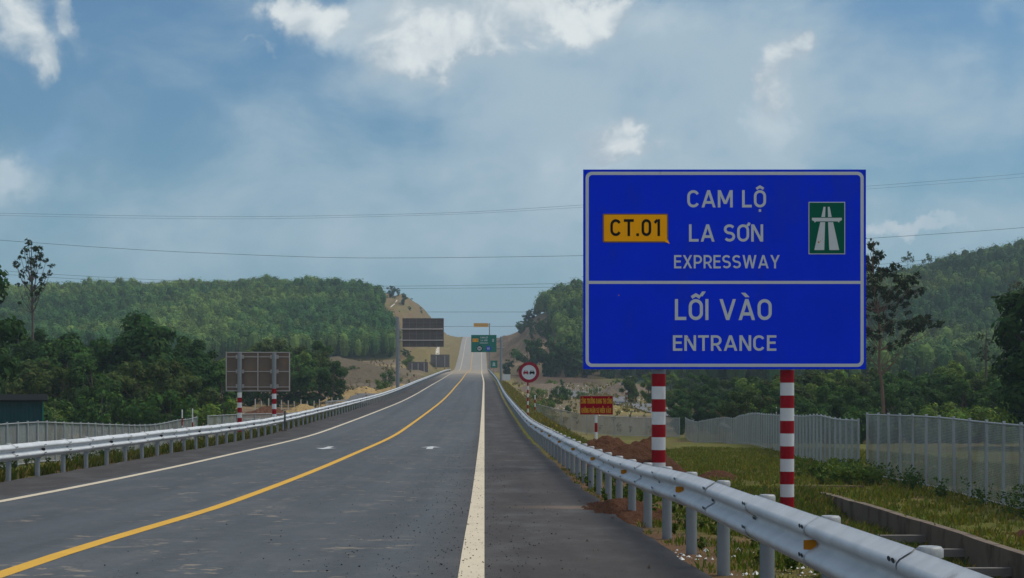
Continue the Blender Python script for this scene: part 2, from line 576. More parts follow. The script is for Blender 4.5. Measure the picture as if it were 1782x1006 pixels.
def np_mesh(name, verts, nper, mats, cols=None, cname='Col', uvs=None):
    """fast mesh of separate n-gons: verts (k*nper,3)"""
    verts = np.ascontiguousarray(verts, dtype=np.float32)
    nv = len(verts)
    nf = nv // nper
    me = bpy.data.meshes.new(name)
    me.vertices.add(nv)
    me.vertices.foreach_set('co', verts.ravel())
    me.loops.add(nv)
    me.loops.foreach_set('vertex_index', np.arange(nv, dtype=np.int32))
    me.polygons.add(nf)
    me.polygons.foreach_set('loop_start', np.arange(0, nv, nper, dtype=np.int32))
    for m in ([mats] if isinstance(mats, str) else mats):
        me.materials.append(MATS[m])
    if cols is not None:
        a = me.color_attributes.new(cname, 'FLOAT_COLOR', 'POINT')
        c4 = np.ones((nv, 4), dtype=np.float32)
        c4[:, :3] = cols
        a.data.foreach_set('color', c4.ravel())
    me.update()
    me.validate()
    return me


def P(px, py, Y):
    """the point at depth Y seen at photo pixel (px, py)"""
    return Vector(((px - 843) / F * Y, Y, CZ - (py - 650) / F * Y))


# ------------------------------------------------------------------ lie of the land
def pchip(xs, ys):
    xs, ys = np.array(xs, float), np.array(ys, float)
    h = np.diff(xs)
    d = np.diff(ys) / h
    m = np.zeros_like(ys)
    m[0], m[-1] = d[0], d[-1]
    for i in range(1, len(xs) - 1):
        if d[i - 1] * d[i] > 0:
            w1, w2 = 2 * h[i] + h[i - 1], h[i] + 2 * h[i - 1]
            m[i] = (w1 + w2) / (w1 / d[i - 1] + w2 / d[i])

    def f(q):
        q = np.clip(np.asarray(q, float), xs[0], xs[-1])
        k = np.clip(np.searchsorted(xs, q) - 1, 0, len(xs) - 2)
        t = (q - xs[k]) / h[k]
        return ((1 + 2 * t) * (1 - t) ** 2 * ys[k] + t * (1 - t) ** 2 * h[k] * m[k] + t * t * (3 - 2 * t) * ys[k + 1] + t * t * (t - 1) * h[k] * m[k + 1])
    return f


def sm(t):
    t = np.clip(t, 0, 1)
    return t * t * (3 - 2 * t)


_rs = np.random.RandomState(5)
_lat = _rs.rand(256, 256)


def vn(x, y):
    x, y = np.asarray(x, float), np.asarray(y, float)
    xi, yi = np.floor(x).astype(int), np.floor(y).astype(int)
    fx, fy = x - xi, y - yi
    fx, fy = fx * fx * (3 - 2 * fx), fy * fy * (3 - 2 * fy)
    g = lambda a, b: _lat[a % 256, b % 256]
    return (g(xi, yi) * (1 - fx) + g(xi + 1, yi) * fx) * (1 - fy) + (g(xi, yi + 1) * (1 - fx) + g(xi + 1, yi + 1) * fx) * fy


def fbm(x, y, o=4):
    s, a, t = 0, 1.0, 0
    for k in range(o):
        s = s + a * vn(x * 2 ** k + 17.3 * k, y * 2 ** k + 9.1 * k)
        t += a
        a *= 0.5
    return s / t


_road = pchip([-60, -20, 0, 5.5, 7, 9, 12.3, 23.4, 42.6, 72.4, 125, 241, 387, 509, 600, 771, 810, 900, 1300, 4000],
              [-0.6, -1.1, -1.38, -1.42, -1.44, -1.485, -1.54, -1.88, -2.237, -2.57, -2.47, -1.29, 0.15, 1.1, 5.6, 17.2, 18.4, 15, -5, -30])
_landl = pchip([-60, 67, 103, 130, 180, 250, 420, 600, 1200, 4000], [-3.6, -3.9, -5.0, -5.0, -4.2, -2.5, 3.4, 5, 0, -40])
_landr = pchip([-60, 45, 60, 100, 160, 200, 250, 300, 400, 500, 1200, 4000], [-3.3, -3.4, -3.6, -4.5, -6.4, -5, -4, -3.1, -0.7, 2, 0, -40])
_ridl = pchip([-900, -320, -199, -151, -110, -81, -48, -41, 0], [25.5, 27.5, 28.5, 30.5, 30.5, 31, 29.0, 27, 26])
_ridr = pchip([0, 14, 22, 33, 60, 100, 145, 162, 184, 201, 260, 900], [16, 18, 21.5, 24, 26, 27, 27, 30, 35.5, 39.5, 46, 46])


def road(y):
    return _road(y) + CZ


def cshift(y):
    y = np.asarray(y, float)
    return -0.6 * sm((y - 220) / 200) - 0.7 * sm((y - 420) / 350)


DX0, DX1, DY0, DY1 = 6.6, 9.74, 18.0, 47.0          # open drain beside the field
BX0, BX1, BY0, BY1 = 7.0, 11.8, 49.4, 50.6          # its cross branch


def ground(x, y, noise=True):
    x, y = np.broadcast_arrays(np.asarray(x, float), np.asarray(y, float))
    xc = x - cshift(y)
    rd = _road(y)
    fl = sm((y - 405) / 255) * (1 - 0.5 * sm((y - 760) / 700))
    fr = sm((y - 395) / 190) * (1 - 0.5 * sm((y - 760) / 700))
    ll = _landl(y) + fl * (_ridl(xc) - _landl(y))
    ll = ll + 11.0 * sm((y - 690) / 60) * sm((xc + 75) / 15)
    lr = _landr(y) + fr * (_ridr(xc) - _landr(y))
    k = sm((y - 420) / 240)
    startl = -9.9 - 4.5 * sm((y - 480) / 120)
    toel = -14.0 - 27.0 * k + 3 * sm((y - 660) / 110)
    toer = 7.0 + 15.0 * sm((y - 400) / 110)
    sl = sm((startl - xc) / (startl - toel))
    sr = sm((xc - 2.5) / (toer - 2.5))
    z = np.where(xc < -3, rd - 0.07 + (ll - rd) * sl, rd - 0.07 + (lr - rd) * sr)
    if noise:
        out = np.where(xc < -3, sm((-9.6 - xc) / 2.5), sm((xc - 2.1) / 2.5))
        z = z + out * ((fbm(x * 0.33, y * 0.33) - 0.5) * 0.32 + (fbm(x * 0.06 + 40, y * 0.06) - 0.5) * 0.7 * sm((y - 60) / 80))
        wild = np.maximum(sl * sm((y - 110) / 60) * sm((300 - y) / 200 + 0.6), sr * sm((y - 150) / 60))
        z = z + wild * (fbm(x * 0.11 + 7, y * 0.07) - 0.5) * 1.3
        z = z + sm((y - 430) / 60) * np.where(xc < 0, sm((-12 - xc) / 6), sm((xc - 5) / 5)) * ((fbm(x * 0.13 + 2, y * 0.05 + 6) - 0.5) * 4.2 + (fbm(x * 0.4, y * 0.2) - 0.5) * 1.2)
        z = z + np.where(xc < 0, fl * sl, fr * sr) * (fbm(x * 0.02 + 3, y * 0.02 + 11, 3) - 0.5) * 9
    ind = (x >= DX0) & (x <= DX1) & (y >= DY0) & (y <= DY1)
    z = z - 0.52 * ind * sm((x - DX0) / 2.7) * sm((DY1 - y) / 6) * sm((y - DY0) / 3)
    inb = (x >= BX0) & (x <= BX1) & (y >= BY0) & (y <= BY1)
    z = np.where(inb, z - 0.7, z)
    return z + CZ


def gz(x, y):
    return float(ground(x, y))


def axis(segs):
    o = []
    for a, b, st in segs:
        o += list(np.arange(a, b, st))
    return o


xs = axis([(-1400, -400, 100), (-400, -120, 12), (-120, -50, 4), (-50, -16, 1.4), (-16, -9.2, 0.4), (-9.2, 1.7, 1.09), (1.7, 16, 0.35),
           (16, 50, 1.4), (50, 120, 4), (120, 400, 10), (400, 1500, 100)])
xs = np.array(sorted(set([round(q, 3) for q in xs] + [-9.6, 2.2, 9.74, 9.80, 9.95, 7.98, 8.02, 8.7, 6.95, 7.03, 11.78, 11.9])))
ys = axis([(-60, 0, 4), (0, 18, 0.6), (18, 60, 0.5), (60, 130, 1.2), (130, 300, 2.5), (300, 900, 5), (900, 1400, 40), (1400, 3800, 200)])
ys = np.array(sorted(set([round(q, 3) for q in ys] + [49.36, 49.42, 50.58, 50.62, 17.98, 18.02, 46.98, 47.02])))
GX, GY = np.meshgrid(xs, ys)
GXW = GX + cshift(GY)
GZ = ground(GXW, GY)


def cover(x, y):
    """the real ground cover: grass, dry grass, bare soil, cuttings, forest floor"""
    xc = x - cshift(y)
    n1, n2, n3 = fbm(x * 0.25, y * 0.25), fbm(x * 0.9 + 30, y * 0.9), fbm(x * 0.05 + 5, y * 0.05)
    c = lambda *a: np.array(a)[None, None, :]
    L = lambda a, b, t: a * (1 - t[..., None]) + b * t[..., None]
    grass, dry, soil = c(.10, .105, .022), c(.19, .155, .055), c(.125, .070, .045)
    tan, rub, floor_, cutb = c(.25, .185, .088), c(.14, .115, .08), c(.02, .035, .012), c(.135, .092, .06)
    o = L(grass + 0 * x[..., None], dry, sm((n1 - 0.45) * 3) * 0.45)
    o = L(o, soil, sm((n2 - 0.62) * 6) * 0.8)
    # verge soil at the pavement edge
    o = L(o, soil, sm((3.1 + (n2 - .5) * 2.5 - xc) / 0.8) * (xc > 0) * sm((60 - y) / 30) * 0.9)
    o = L(o, soil, sm((xc + 10.0 + (n2 - .5) * 1.2) / 0.5) * (xc < 0) * 0.8)
    # dry embankment farther along
    far = sm((y - 70) / 120)
    o = L(o, dry * 1.25, far * (xc > 0) * sm((14 - xc) / 8) * (0.25 + 0.6 * n1))
    # earthworks
    ew = sm((y - 112) / 30) * sm((-9.9 - xc) / 3) * (y < 470) * sm((xc + 58) / 14)
    o = L(o, L(rub + 0 * x[..., None], tan, sm((n3 - 0.42) * 5)), ew)
    o = L(o, soil * 1.3, ew * sm((n1 - 0.55) * 5) * 0.7)
    er = sm((y - 150) / 40) * sm((xc - 5) / 5) * (y < 420) * sm((32 - xc) / 9)
    o = L(o, L(rub + 0 * x[..., None], dry * 1.15, sm((n3 - 0.45) * 5)), er * 0.95)
    o = L(o, cutb * 0.6, er * sm((y - 310) / 60))
    # hills and cuttings
    hl = sm((y - 400) / 40) * (xc < -9)
    o = L(o, floor_ + 0 * x[..., None], hl)
    xb = -25 - 17 * sm((y - 440) / 220) - 15 * sm((y - 690) / 60)
    o = L(o, L(L(tan * 0.72 + 0 * x[..., None], c(.17, .105, .06), sm((n1 - .5) * 4)), grass, sm((n2 - .46) * 4) * 0.6), hl * sm((xc - xb) / 4))
    o = L(o, floor_ + 0 * x[..., None], sm((xc - 31) / 5) * sm((y - 150) / 30))
    hr = sm((y - 400) / 40) * (xc > 2)
    o = L(o, floor_ + 0 * x[..., None], hr)
    o = L(o, L(L(cutb + 0 * x[..., None], c(.22, .16, .10), sm((n1 - .5) * 4)), grass * .8, sm((n2 - .48) * 4) * 0.5), hr * sm((24 - xc) / 5))
    o = L(o, dry * 1.0, (np.abs(xc + 4) < 16) * sm((y - 330) / 80) * (xc < -9) * 0.5)
    return np.clip(o * (0.85 + 0.3 * n2[..., None]), 0, 1)


def grid_mesh(name, X, Y, Z, mat, cols=None):
    ny, nx = X.shape
    idx = np.arange(ny * nx).reshape(ny, nx)
    q = np.stack([idx[:-1, :-1], idx[:-1, 1:], idx[1:, 1:], idx[1:, :-1]], -1).reshape(-1, 4)
    me = bpy.data.meshes.new(name)
    me.vertices.add(ny * nx)
    me.vertices.foreach_set('co', np.stack([X, Y, Z], -1).astype(np.float32).ravel())
    me.loops.add(q.size)
    me.loops.foreach_set('vertex_index', q.astype(np.int32).ravel())
    me.polygons.add(len(q))
    me.polygons.foreach_set('loop_start', np.arange(0, q.size, 4, dtype=np.int32))
    me.polygons.foreach_set('use_smooth', np.ones(len(q), dtype=bool))
    me.materials.append(MATS[mat])
    if cols is not None:
        a = me.color_attributes.new('Cover', 'FLOAT_COLOR', 'POINT')
        c4 = np.ones((ny * nx, 4), dtype=np.float32)
        c4[:, :3] = cols.reshape(-1, 3)
        a.data.foreach_set('color', c4.ravel())
    me.update()
    me.validate()
    return me


tag(link('ground', grid_mesh('ground', GXW, GY, GZ, 'ground cover', cover(GXW, GY))), kind='structure')


# ------------------------------------------------------------------ road and painted lines
def strip(name, x0, x1, y0, y1, dz, mat, step=2.0, nx=2, kind='structure', edge=0.0):
    yy_ = np.array(sorted(set(list(np.arange(y0, y1, step)) + [y1])))
    t = np.linspace(0, 1, nx)
    X = x0 + (x1 - x0) * t[None, :] + cshift(yy_)[:, None]
    if edge:
        X[:, -1] += (fbm(yy_ * 0.9, yy_ * 0 + 3) - 0.5) * edge
        X[:, 0] += (fbm(yy_ * 0.9, yy_ * 0 + 8) - 0.5) * edge
    Y = np.repeat(yy_[:, None], nx, 1)
    Z = np.repeat((road(yy_) + dz)[:, None], nx, 1)
    return tag(link(name, grid_mesh(name, X, Y, Z, mat)), kind=kind)


strip('road', -9.0, 1.70, -40, 1100, 0.0, 'asphalt', 0.8, 8, edge=0.22)
strip('edge_line', -0.20, 0.0, -40, 1000, 0.004, 'line white', 2.0)
strip('edge_line', -7.22, -7.05, -40, 395, 0.004, 'line white', 2.0)
strip('edge_line', -7.22, -7.05, 470, 1000, 0.004, 'line white', 2.0)
strip('centre_line', -3.79, -3.62, -40, 1000, 0.004, 'line yellow', 2.0)


def arrow(xc, y, sgn):
    mb = MB()
    pts = [(-0.1, -1.5), (0.1, -1.5), (0.1, 0.1), (-0.1, 0.1)]
    head = [(-0.34, 0.1), (0.34, 0.1), (0.0, 1.2)]
    for poly in (pts, head):
        vs = [(xc + a, y + sgn * b, float(road(y + sgn * b)) + 0.004) for a, b in poly]
        mb.add(vs, [tuple(range(len(vs))) if sgn > 0 else tuple(range(len(vs)))[::-1]])
    o = mb.build('arrow_marking', 'arrow white')
    return tag(o, kind='structure')


arrow(-1.72, 51.5, 1)
arrow(-5.0, 51.0, -1)


def side_road(name, pts, width):
    pts = [Vector((p[0], p[1], 0)) for p in pts]
    dense = []
    for a, b in zip(pts[:-1], pts[1:]):
        for k in range(8):
            dense.append(a.lerp(b, k / 8))
    dense.append(pts[-1])
    rows = []
    for i, p in enumerate(dense):
        d = (dense[min(i + 1, len(dense) - 1)] - dense[max(i - 1, 0)]).normalized()
        nrm = Vector((-d.y, d.x, 0))
        z = max(gz(p.x + nrm.x * q, p.y + nrm.y * q) for q in (-width / 2, 0, width / 2)) + 0.10
        rows.append([(p + nrm * q + Vector((0, 0, z))) for q in (-width / 2, 0, width / 2)])
    mb = MB()
    vs = [q for r in rows for q in r]
    fs = []
    for i in range(len(rows) - 1):
        for j in range(2):
            a = i * 3 + j
            fs.append((a, a + 1, a + 4, a + 3))
    mb.add(vs, fs, 0, True)
    return tag(mb.build(name, 'side asphalt'), kind='structure')


side_road('access_road', [(14, 300), (17, 262), (20.5, 232), (24, 196), (29, 176), (48, 150)], 5.0)
side_road('haul_road', [(-46, 150), (-26, 158), (-17, 166), (-11.9, 172)], 4.5)


# ------------------------------------------------------------------ stroke lettering
def arc(cx, cy, rx, ry, a0, a1, n=9):
    return [(cx + rx * math.cos(R(a0 + (a1 - a0) * i / n)), cy + ry * math.sin(R(a0 + (a1 - a0) * i / n))) for i in range(n + 1)]


def glyph(ch, t):
    """(width, polylines, slanted bars) in cap-height units; t is the stroke width"""
    h = t / 2
    L, B = [], []
    oW = 0.70
    r = (oW - t) / 2

    def ring(W=oW):
        rr = (W - t) / 2
        return arc(W - h - rr, 1 - h - rr, rr, rr, 0, 90) + arc(h + rr, 1 - h - rr, rr, rr, 90, 180) + arc(h + rr, h + rr, rr, rr, 180, 270) + arc(W - h - rr, h + rr, rr, rr, 270, 360)
    base = {'Ô': 'O', 'Ộ': 'O', 'Ố': 'O', 'Ơ': 'O', 'Ờ': 'O', 'À': 'A', 'Á': 'A', 'Â': 'A', 'Ậ': 'A', 'Ư': 'U', 'Ự': 'U', 'Ễ': 'E', 'Đ': 'D'}.get(ch, ch)
    W = oW
    if base in 'O0':
        W = oW if base == 'O' else 0.62
        L.append(ring(W) + ['close'])
    elif base == 'Q':
        L.append(ring() + ['close'])
    elif base == 'C':
        L.append(arc(oW / 2, 1 - h - r, r, r, 25, 180) + arc(oW / 2, h + r, r, r, 180, 335))
    elif base == 'G':
        L.append(arc(oW / 2, 1 - h - r, r, r, 25, 180) + arc(oW / 2, h + r, r, r, 180, 360) + [(oW - h, 0.46), (oW * 0.5, 0.46)])
    elif base == 'S':
        W = 0.66
        rx, ry = (W - t) / 2, (1 - t) / 4
        L.append(arc(W / 2, 1 - h - ry, rx, ry, 30, 265, 12) + arc(W / 2, h + ry, rx, ry, 85, -150, 12))
    elif base == 'L':
        W = 0.56
        L.append([(h, 1), (h, h), (W, h)])
    elif base == 'I':
        W = t
        L.append([(h, 0), (h, 1)])
    elif base == 'T':
        W = 0.64
        L += [[(0, 1 - h), (W, 1 - h)], [(W / 2, 0), (W / 2, 1 - t)]]
    elif base == 'E':
        W = 0.56
        L += [[(W, 1 - h), (h, 1 - h), (h, h), (W, h)], [(t, 0.52), (W * 0.92, 0.52)]]
    elif base == 'H':
        W = 0.68
        L += [[(h, 0), (h, 1)], [(W - h, 0), (W - h, 1)], [(t, 0.52), (W - t, 0.52)]]
    elif base == 'U':
        L.append([(h, 1)] + arc(oW / 2, h + r, r, r, 180, 360, 14) + [(oW - h, 1)])
    elif base == 'D':
        L.append([(h, h)] + arc(oW - h - 0.26, h + 0.26, 0.26, 0.26, 270, 360) + arc(oW - h - 0.26, 1 - h - 0.26, 0.26, 0.26, 0, 90) + [(h, 1 - h), 'close'])
    elif base in 'PR':
        W = 0.64
        q = 0.255
        L.append([(h, 0), (h, 1 - h), (W - h - q, 1 - h)] + arc(W - h - q, 1 - h - q, q, q, 90, -90, 10) + [(t, 1 - h - 2 * q)])
        if base == 'R':
            B.append((0.38, 1 - h - 2 * q - h, W - h * 0.9, 0.0))
    elif base == 'N':
        W = 0.70
        L += [[(h, 0), (h, 1)], [(W - h, 0), (W - h, 1)]]
        B.append((h * 1.1, 1, W - h * 1.1, 0))
    elif base == 'M':
        W = 0.86
        L += [[(h, 0), (h, 1)], [(W - h, 0), (W - h, 1)]]
        B += [(h * 1.15, 1, W / 2, 0.2), (W - h * 1.15, 1, W / 2, 0.2)]
    elif base == 'A':
        W = 0.82
        B += [(h * 1.1, 0, W / 2, 1), (W - h * 1.1, 0, W / 2, 1)]
        L.append([(0.24, 0.29), (W - 0.24, 0.29)])
    elif base == 'V':
        W = 0.82
        B += [(h * 1.1, 1, W / 2, 0), (W - h * 1.1, 1, W / 2, 0)]
    elif base == 'W':
        W = 1.08
        B += [(h * 1.1, 1, W * 0.28, 0), (W * 0.28, 0, W * 0.5, 1), (W * 0.5, 1, W * 0.72, 0), (W * 0.72, 0, W - h * 1.1, 1)]
    elif base == 'X':
        W = 0.72
        B += [(h * 1.2, 0, W - h * 1.2, 1), (h * 1.2, 1, W - h * 1.2, 0)]
    elif base == 'Y':
        W = 0.74
        B += [(h * 1.2, 1, W / 2, 0.42), (W - h * 1.2, 1, W / 2, 0.42)]
        L.append([(W / 2, 0), (W / 2, 0.46)])
    elif base == 'K':
        W = 0.68
        L.append([(h, 0), (h, 1)])
        B += [(t, 0.45, W - h * 1.1, 1), (0.26, 0.62, W - h * 1.1, 0)]
    elif base == '1':
        W = 0.40
        L.append([(W - h, 0), (W - h, 1)])
        L.append([(0.05, 0.78), (W - t, 0.95)])
    elif base == '8':
        W = 0.6
        q = (1 - t) / 4
        L += [arc(W / 2, h + q, (W - t) / 2, q, 0, 360, 16)[:-1] + ['close'], arc(W / 2, 1 - h - q, (W - t) / 2 * 0.92, q, 0, 360, 16)[:-1] + ['close']]
    elif base == '6':
        W = 0.6
        q = 0.27
        L += [arc(W / 2, h + q, (W - t) / 2, q, 0, 360, 16)[:-1] + ['close'], [(h, h + q), (h + 0.04, 0.72), (W * 0.72, 1 - h)]]
    elif base == '.':
        W = t * 1.05
        L.append([(0, h), (W, h)])
    elif base == '!':
        W = t
        L += [[(h, 0.3), (h, 1)], [(h, 0), (h, t)]]
    elif base == ' ':
        W = 0.30
    m = W / 2
    if ch == 'Đ':
        L.append([(-0.08, 0.52), (0.32, 0.52)])
    if ch in 'ÔỘÂẬỐỄ':
        L.append([(m - 0.21, 1.075), (m, 1.20), (m + 0.21, 1.075)])
    if ch in 'ỘẬỰ':
        L.append([(m - t * 0.46, -0.18), (m + t * 0.46, -0.18)])
    if ch in 'ƠỜƯỰ':
        L.append([(W - 0.12, 0.93), (W - 0.02, 0.99), (W + 0.01, 1.10)])
    if ch in 'ÀỜ':
        B.append((m + 0.03, 1.09, m - 0.18, 1.30))
    if ch == 'Ố':
        B.append((m + 0.24, 1.13, m + 0.40, 1.36))
    if ch == 'Ễ':
        L.append([(m - 0.2, 1.27), (m - 0.07, 1.33), (m + 0.07, 1.27), (m + 0.2, 1.33)])
    return W, L, B


def stroke_poly(pts, t, closed):
    p = [Vector((a, b)) for a, b in pts]
    q = [p[0]]
    for a in p[1:]:
        if (a - q[-1]).length > 1e-4:
            q.append(a)
    p = q
    if closed and (p[0] - p[-1]).length < 1e-4:
        p.pop()
    n = len(p)
    out = []
    for i in range(n):
        if closed:
            d0, d1 = (p[i] - p[i - 1]).normalized(), (p[(i + 1) % n] - p[i]).normalized()
        else:
            d0 = (p[i] - p[i - 1]).normalized() if i else (p[1] - p[0]).normalized()
            d1 = (p[i + 1] - p[i]).normalized() if i < n - 1 else d0
        d = (d0 + d1)
        d = d.normalized() if d.length > 1e-6 else d0
        nr = Vector((-d.y, d.x))
        k = max(0.4, nr.dot(Vector((-d0.y, d0.x))))
        out.append((p[i] + nr * (t / 2 / k), p[i] - nr * (t / 2 / k)))
    quads = []
    for i in range(n if closed else n - 1):
        a, b = out[i], out[(i + 1) % n]
        quads.append([a[1], b[1], b[0], a[0]])
    return quads


def lettering(mb, text, x0, x1, zb, cap, yf, mi=0, t=0.17, gap=0.13):
    """flat film letters facing -y, fitted between x0 and x1, baseline zb"""
    adv, items = 0.0, []
    for ch in text:
        W, L, B = glyph(ch, t)
        items.append((adv, W, L, B))
        adv += W + gap
    total = adv - gap
    sx = (x1 - x0) / total
    sx = sx if sx > 0 else cap
    layer = 0
    for (ox, W, L, B) in items:
        layer = 0
        for ln in L:
            closed = ln[-1] == 'close'
            pts = ln[:-1] if closed else ln
            for qd in stroke_poly(pts, t, closed):
                mb.add([(x0 + (ox + a.x) * sx, yf - 0.0005 * layer, zb + a.y * cap) for a in qd], [(0, 1, 2, 3)], mi)
            layer += 1
        for (ax, ay, bx, by) in B:
            ln_ = math.hypot(bx - ax, by - ay)
            hw = t / 2 * ln_ / max(0.2, abs(by - ay))
            hw = min(hw, t * 0.95)
            if by < ay:
                ax, ay, bx, by = bx, by, ax, ay
            vs = [(ax - hw, ay), (ax + hw, ay), (bx + hw, by), (bx - hw, by)]
            mb.add([(x0 + (ox + a) * sx, yf - 0.0005 * layer, zb + b * cap) for a, b in vs], [(0, 1, 2, 3)], mi)
            layer += 1


def write(text, x0, x1, zb, cap, yf, mat, parent, t=0.17, gap=0.12):
    """one part for each word of a line"""
    adv, spans, cur = 0.0, [], None
    for ch in text:
        W = glyph(ch, t)[0]
        if ch == ' ':
            cur = None
        else:
            if cur is None:
                cur = ['', adv, adv]
                spans.append(cur)
            cur[0] += ch
            cur[2] = adv + W
        adv += W + gap
    k = (x1 - x0) / (adv - gap)
    for word, a, b in spans:
        m = MB()
        lettering(m, word, x0 + a * k, x0 + b * k, zb, cap, yf, 0, t, gap)
        m.build('lettering', mat, parent)


def poly(mb, pts, yf, mi=0):
    """flat polygon facing -y from (x,z) points given anticlockwise"""
    mb.add([(a, yf, b) for a, b in pts], [tuple(range(len(pts)))], mi)


def rrect(x0, x1, z0, z1, r, n=6):
    return arc(x1 - r, z1 - r, r, r, 0, 90, n) + arc(x0 + r, z1 - r, r, r, 90, 180, n) + arc(x0 + r, z0 + r, r, r, 180, 270, n) + arc(x1 - r, z0 + r, r, r, 270, 360, n)


def ring_band(mb, outer, inner, yf, mi=0):
    n = len(outer)
    vs = [(a, yf, b) for a, b in outer] + [(a, yf, b) for a, b in inner]
    mb.add(vs, [(i, (i + 1) % n, n + (i + 1) % n, n + i) for i in range(n)][:], mi)


def disc(cx, cz, r, n=32):
    return arc(cx, cz, r, r, 0, 360, n)[:-1]


def slab(mb, pts, y0, y1, mi=0, mi_side=None):
    """prism between y0 (front) and y1 (back) of an (x,z) outline"""
    n = len(pts)
    vs = [(a, y0, b) for a, b in pts] + [(a, y1, b) for a, b in pts]
    mb.add(vs, [tuple(range(n)), tuple(range(2 * n - 1, n - 1, -1))], mi)
    mb.add(vs, [(i, n + i, n + (i + 1) % n, (i + 1) % n) for i in range(n)], mi if mi_side is None else mi_side)


def striped_post(mb, x, y, z0, z1, r, band, first_red=True, n=16, red=0, white=1):
    z, k = z1, 0 if first_red else 1
    while z > z0:
        zb = max(z0, z - band)
        mb.tube([(x, y, zb), (x, y, z)], r, n, red if k % 2 == 0 else white, cap=(z == z1))
        z = zb
        k += 1


def motorway_symbol(mb, cx, cz, w_, h_, yf, mi):
    """two carriageways narrowing under a bridge bar"""
    X = lambda a: cx + (a - 0.5) * w_
    Z = lambda b: cz + (0.5 - b) * h_
    up_l = [(.34, .285), (.45, .285), (.46, .085), (.405, .085)]
    up_r = [(.535, .285), (.64, .285), (.58, .085), (.525, .085)]
    lo_l = [(.14, .93), (.425, .93), (.45, .385), (.31, .385)]
    lo_r = [(.57, .93), (.855, .93), (.68, .385), (.535, .385)]
    barp = [(.07, .345), (.13, .365), (.155, .395), (.19, .37), (.81, .37), (.845, .395), (.87, .365), (.93, .345), (.93, .30), (.07, .30)]
    for s in (up_l, up_r, lo_l, lo_r, barp):
        poly(mb, [(X(a), Z(b)) for a, b in s], yf, mi)


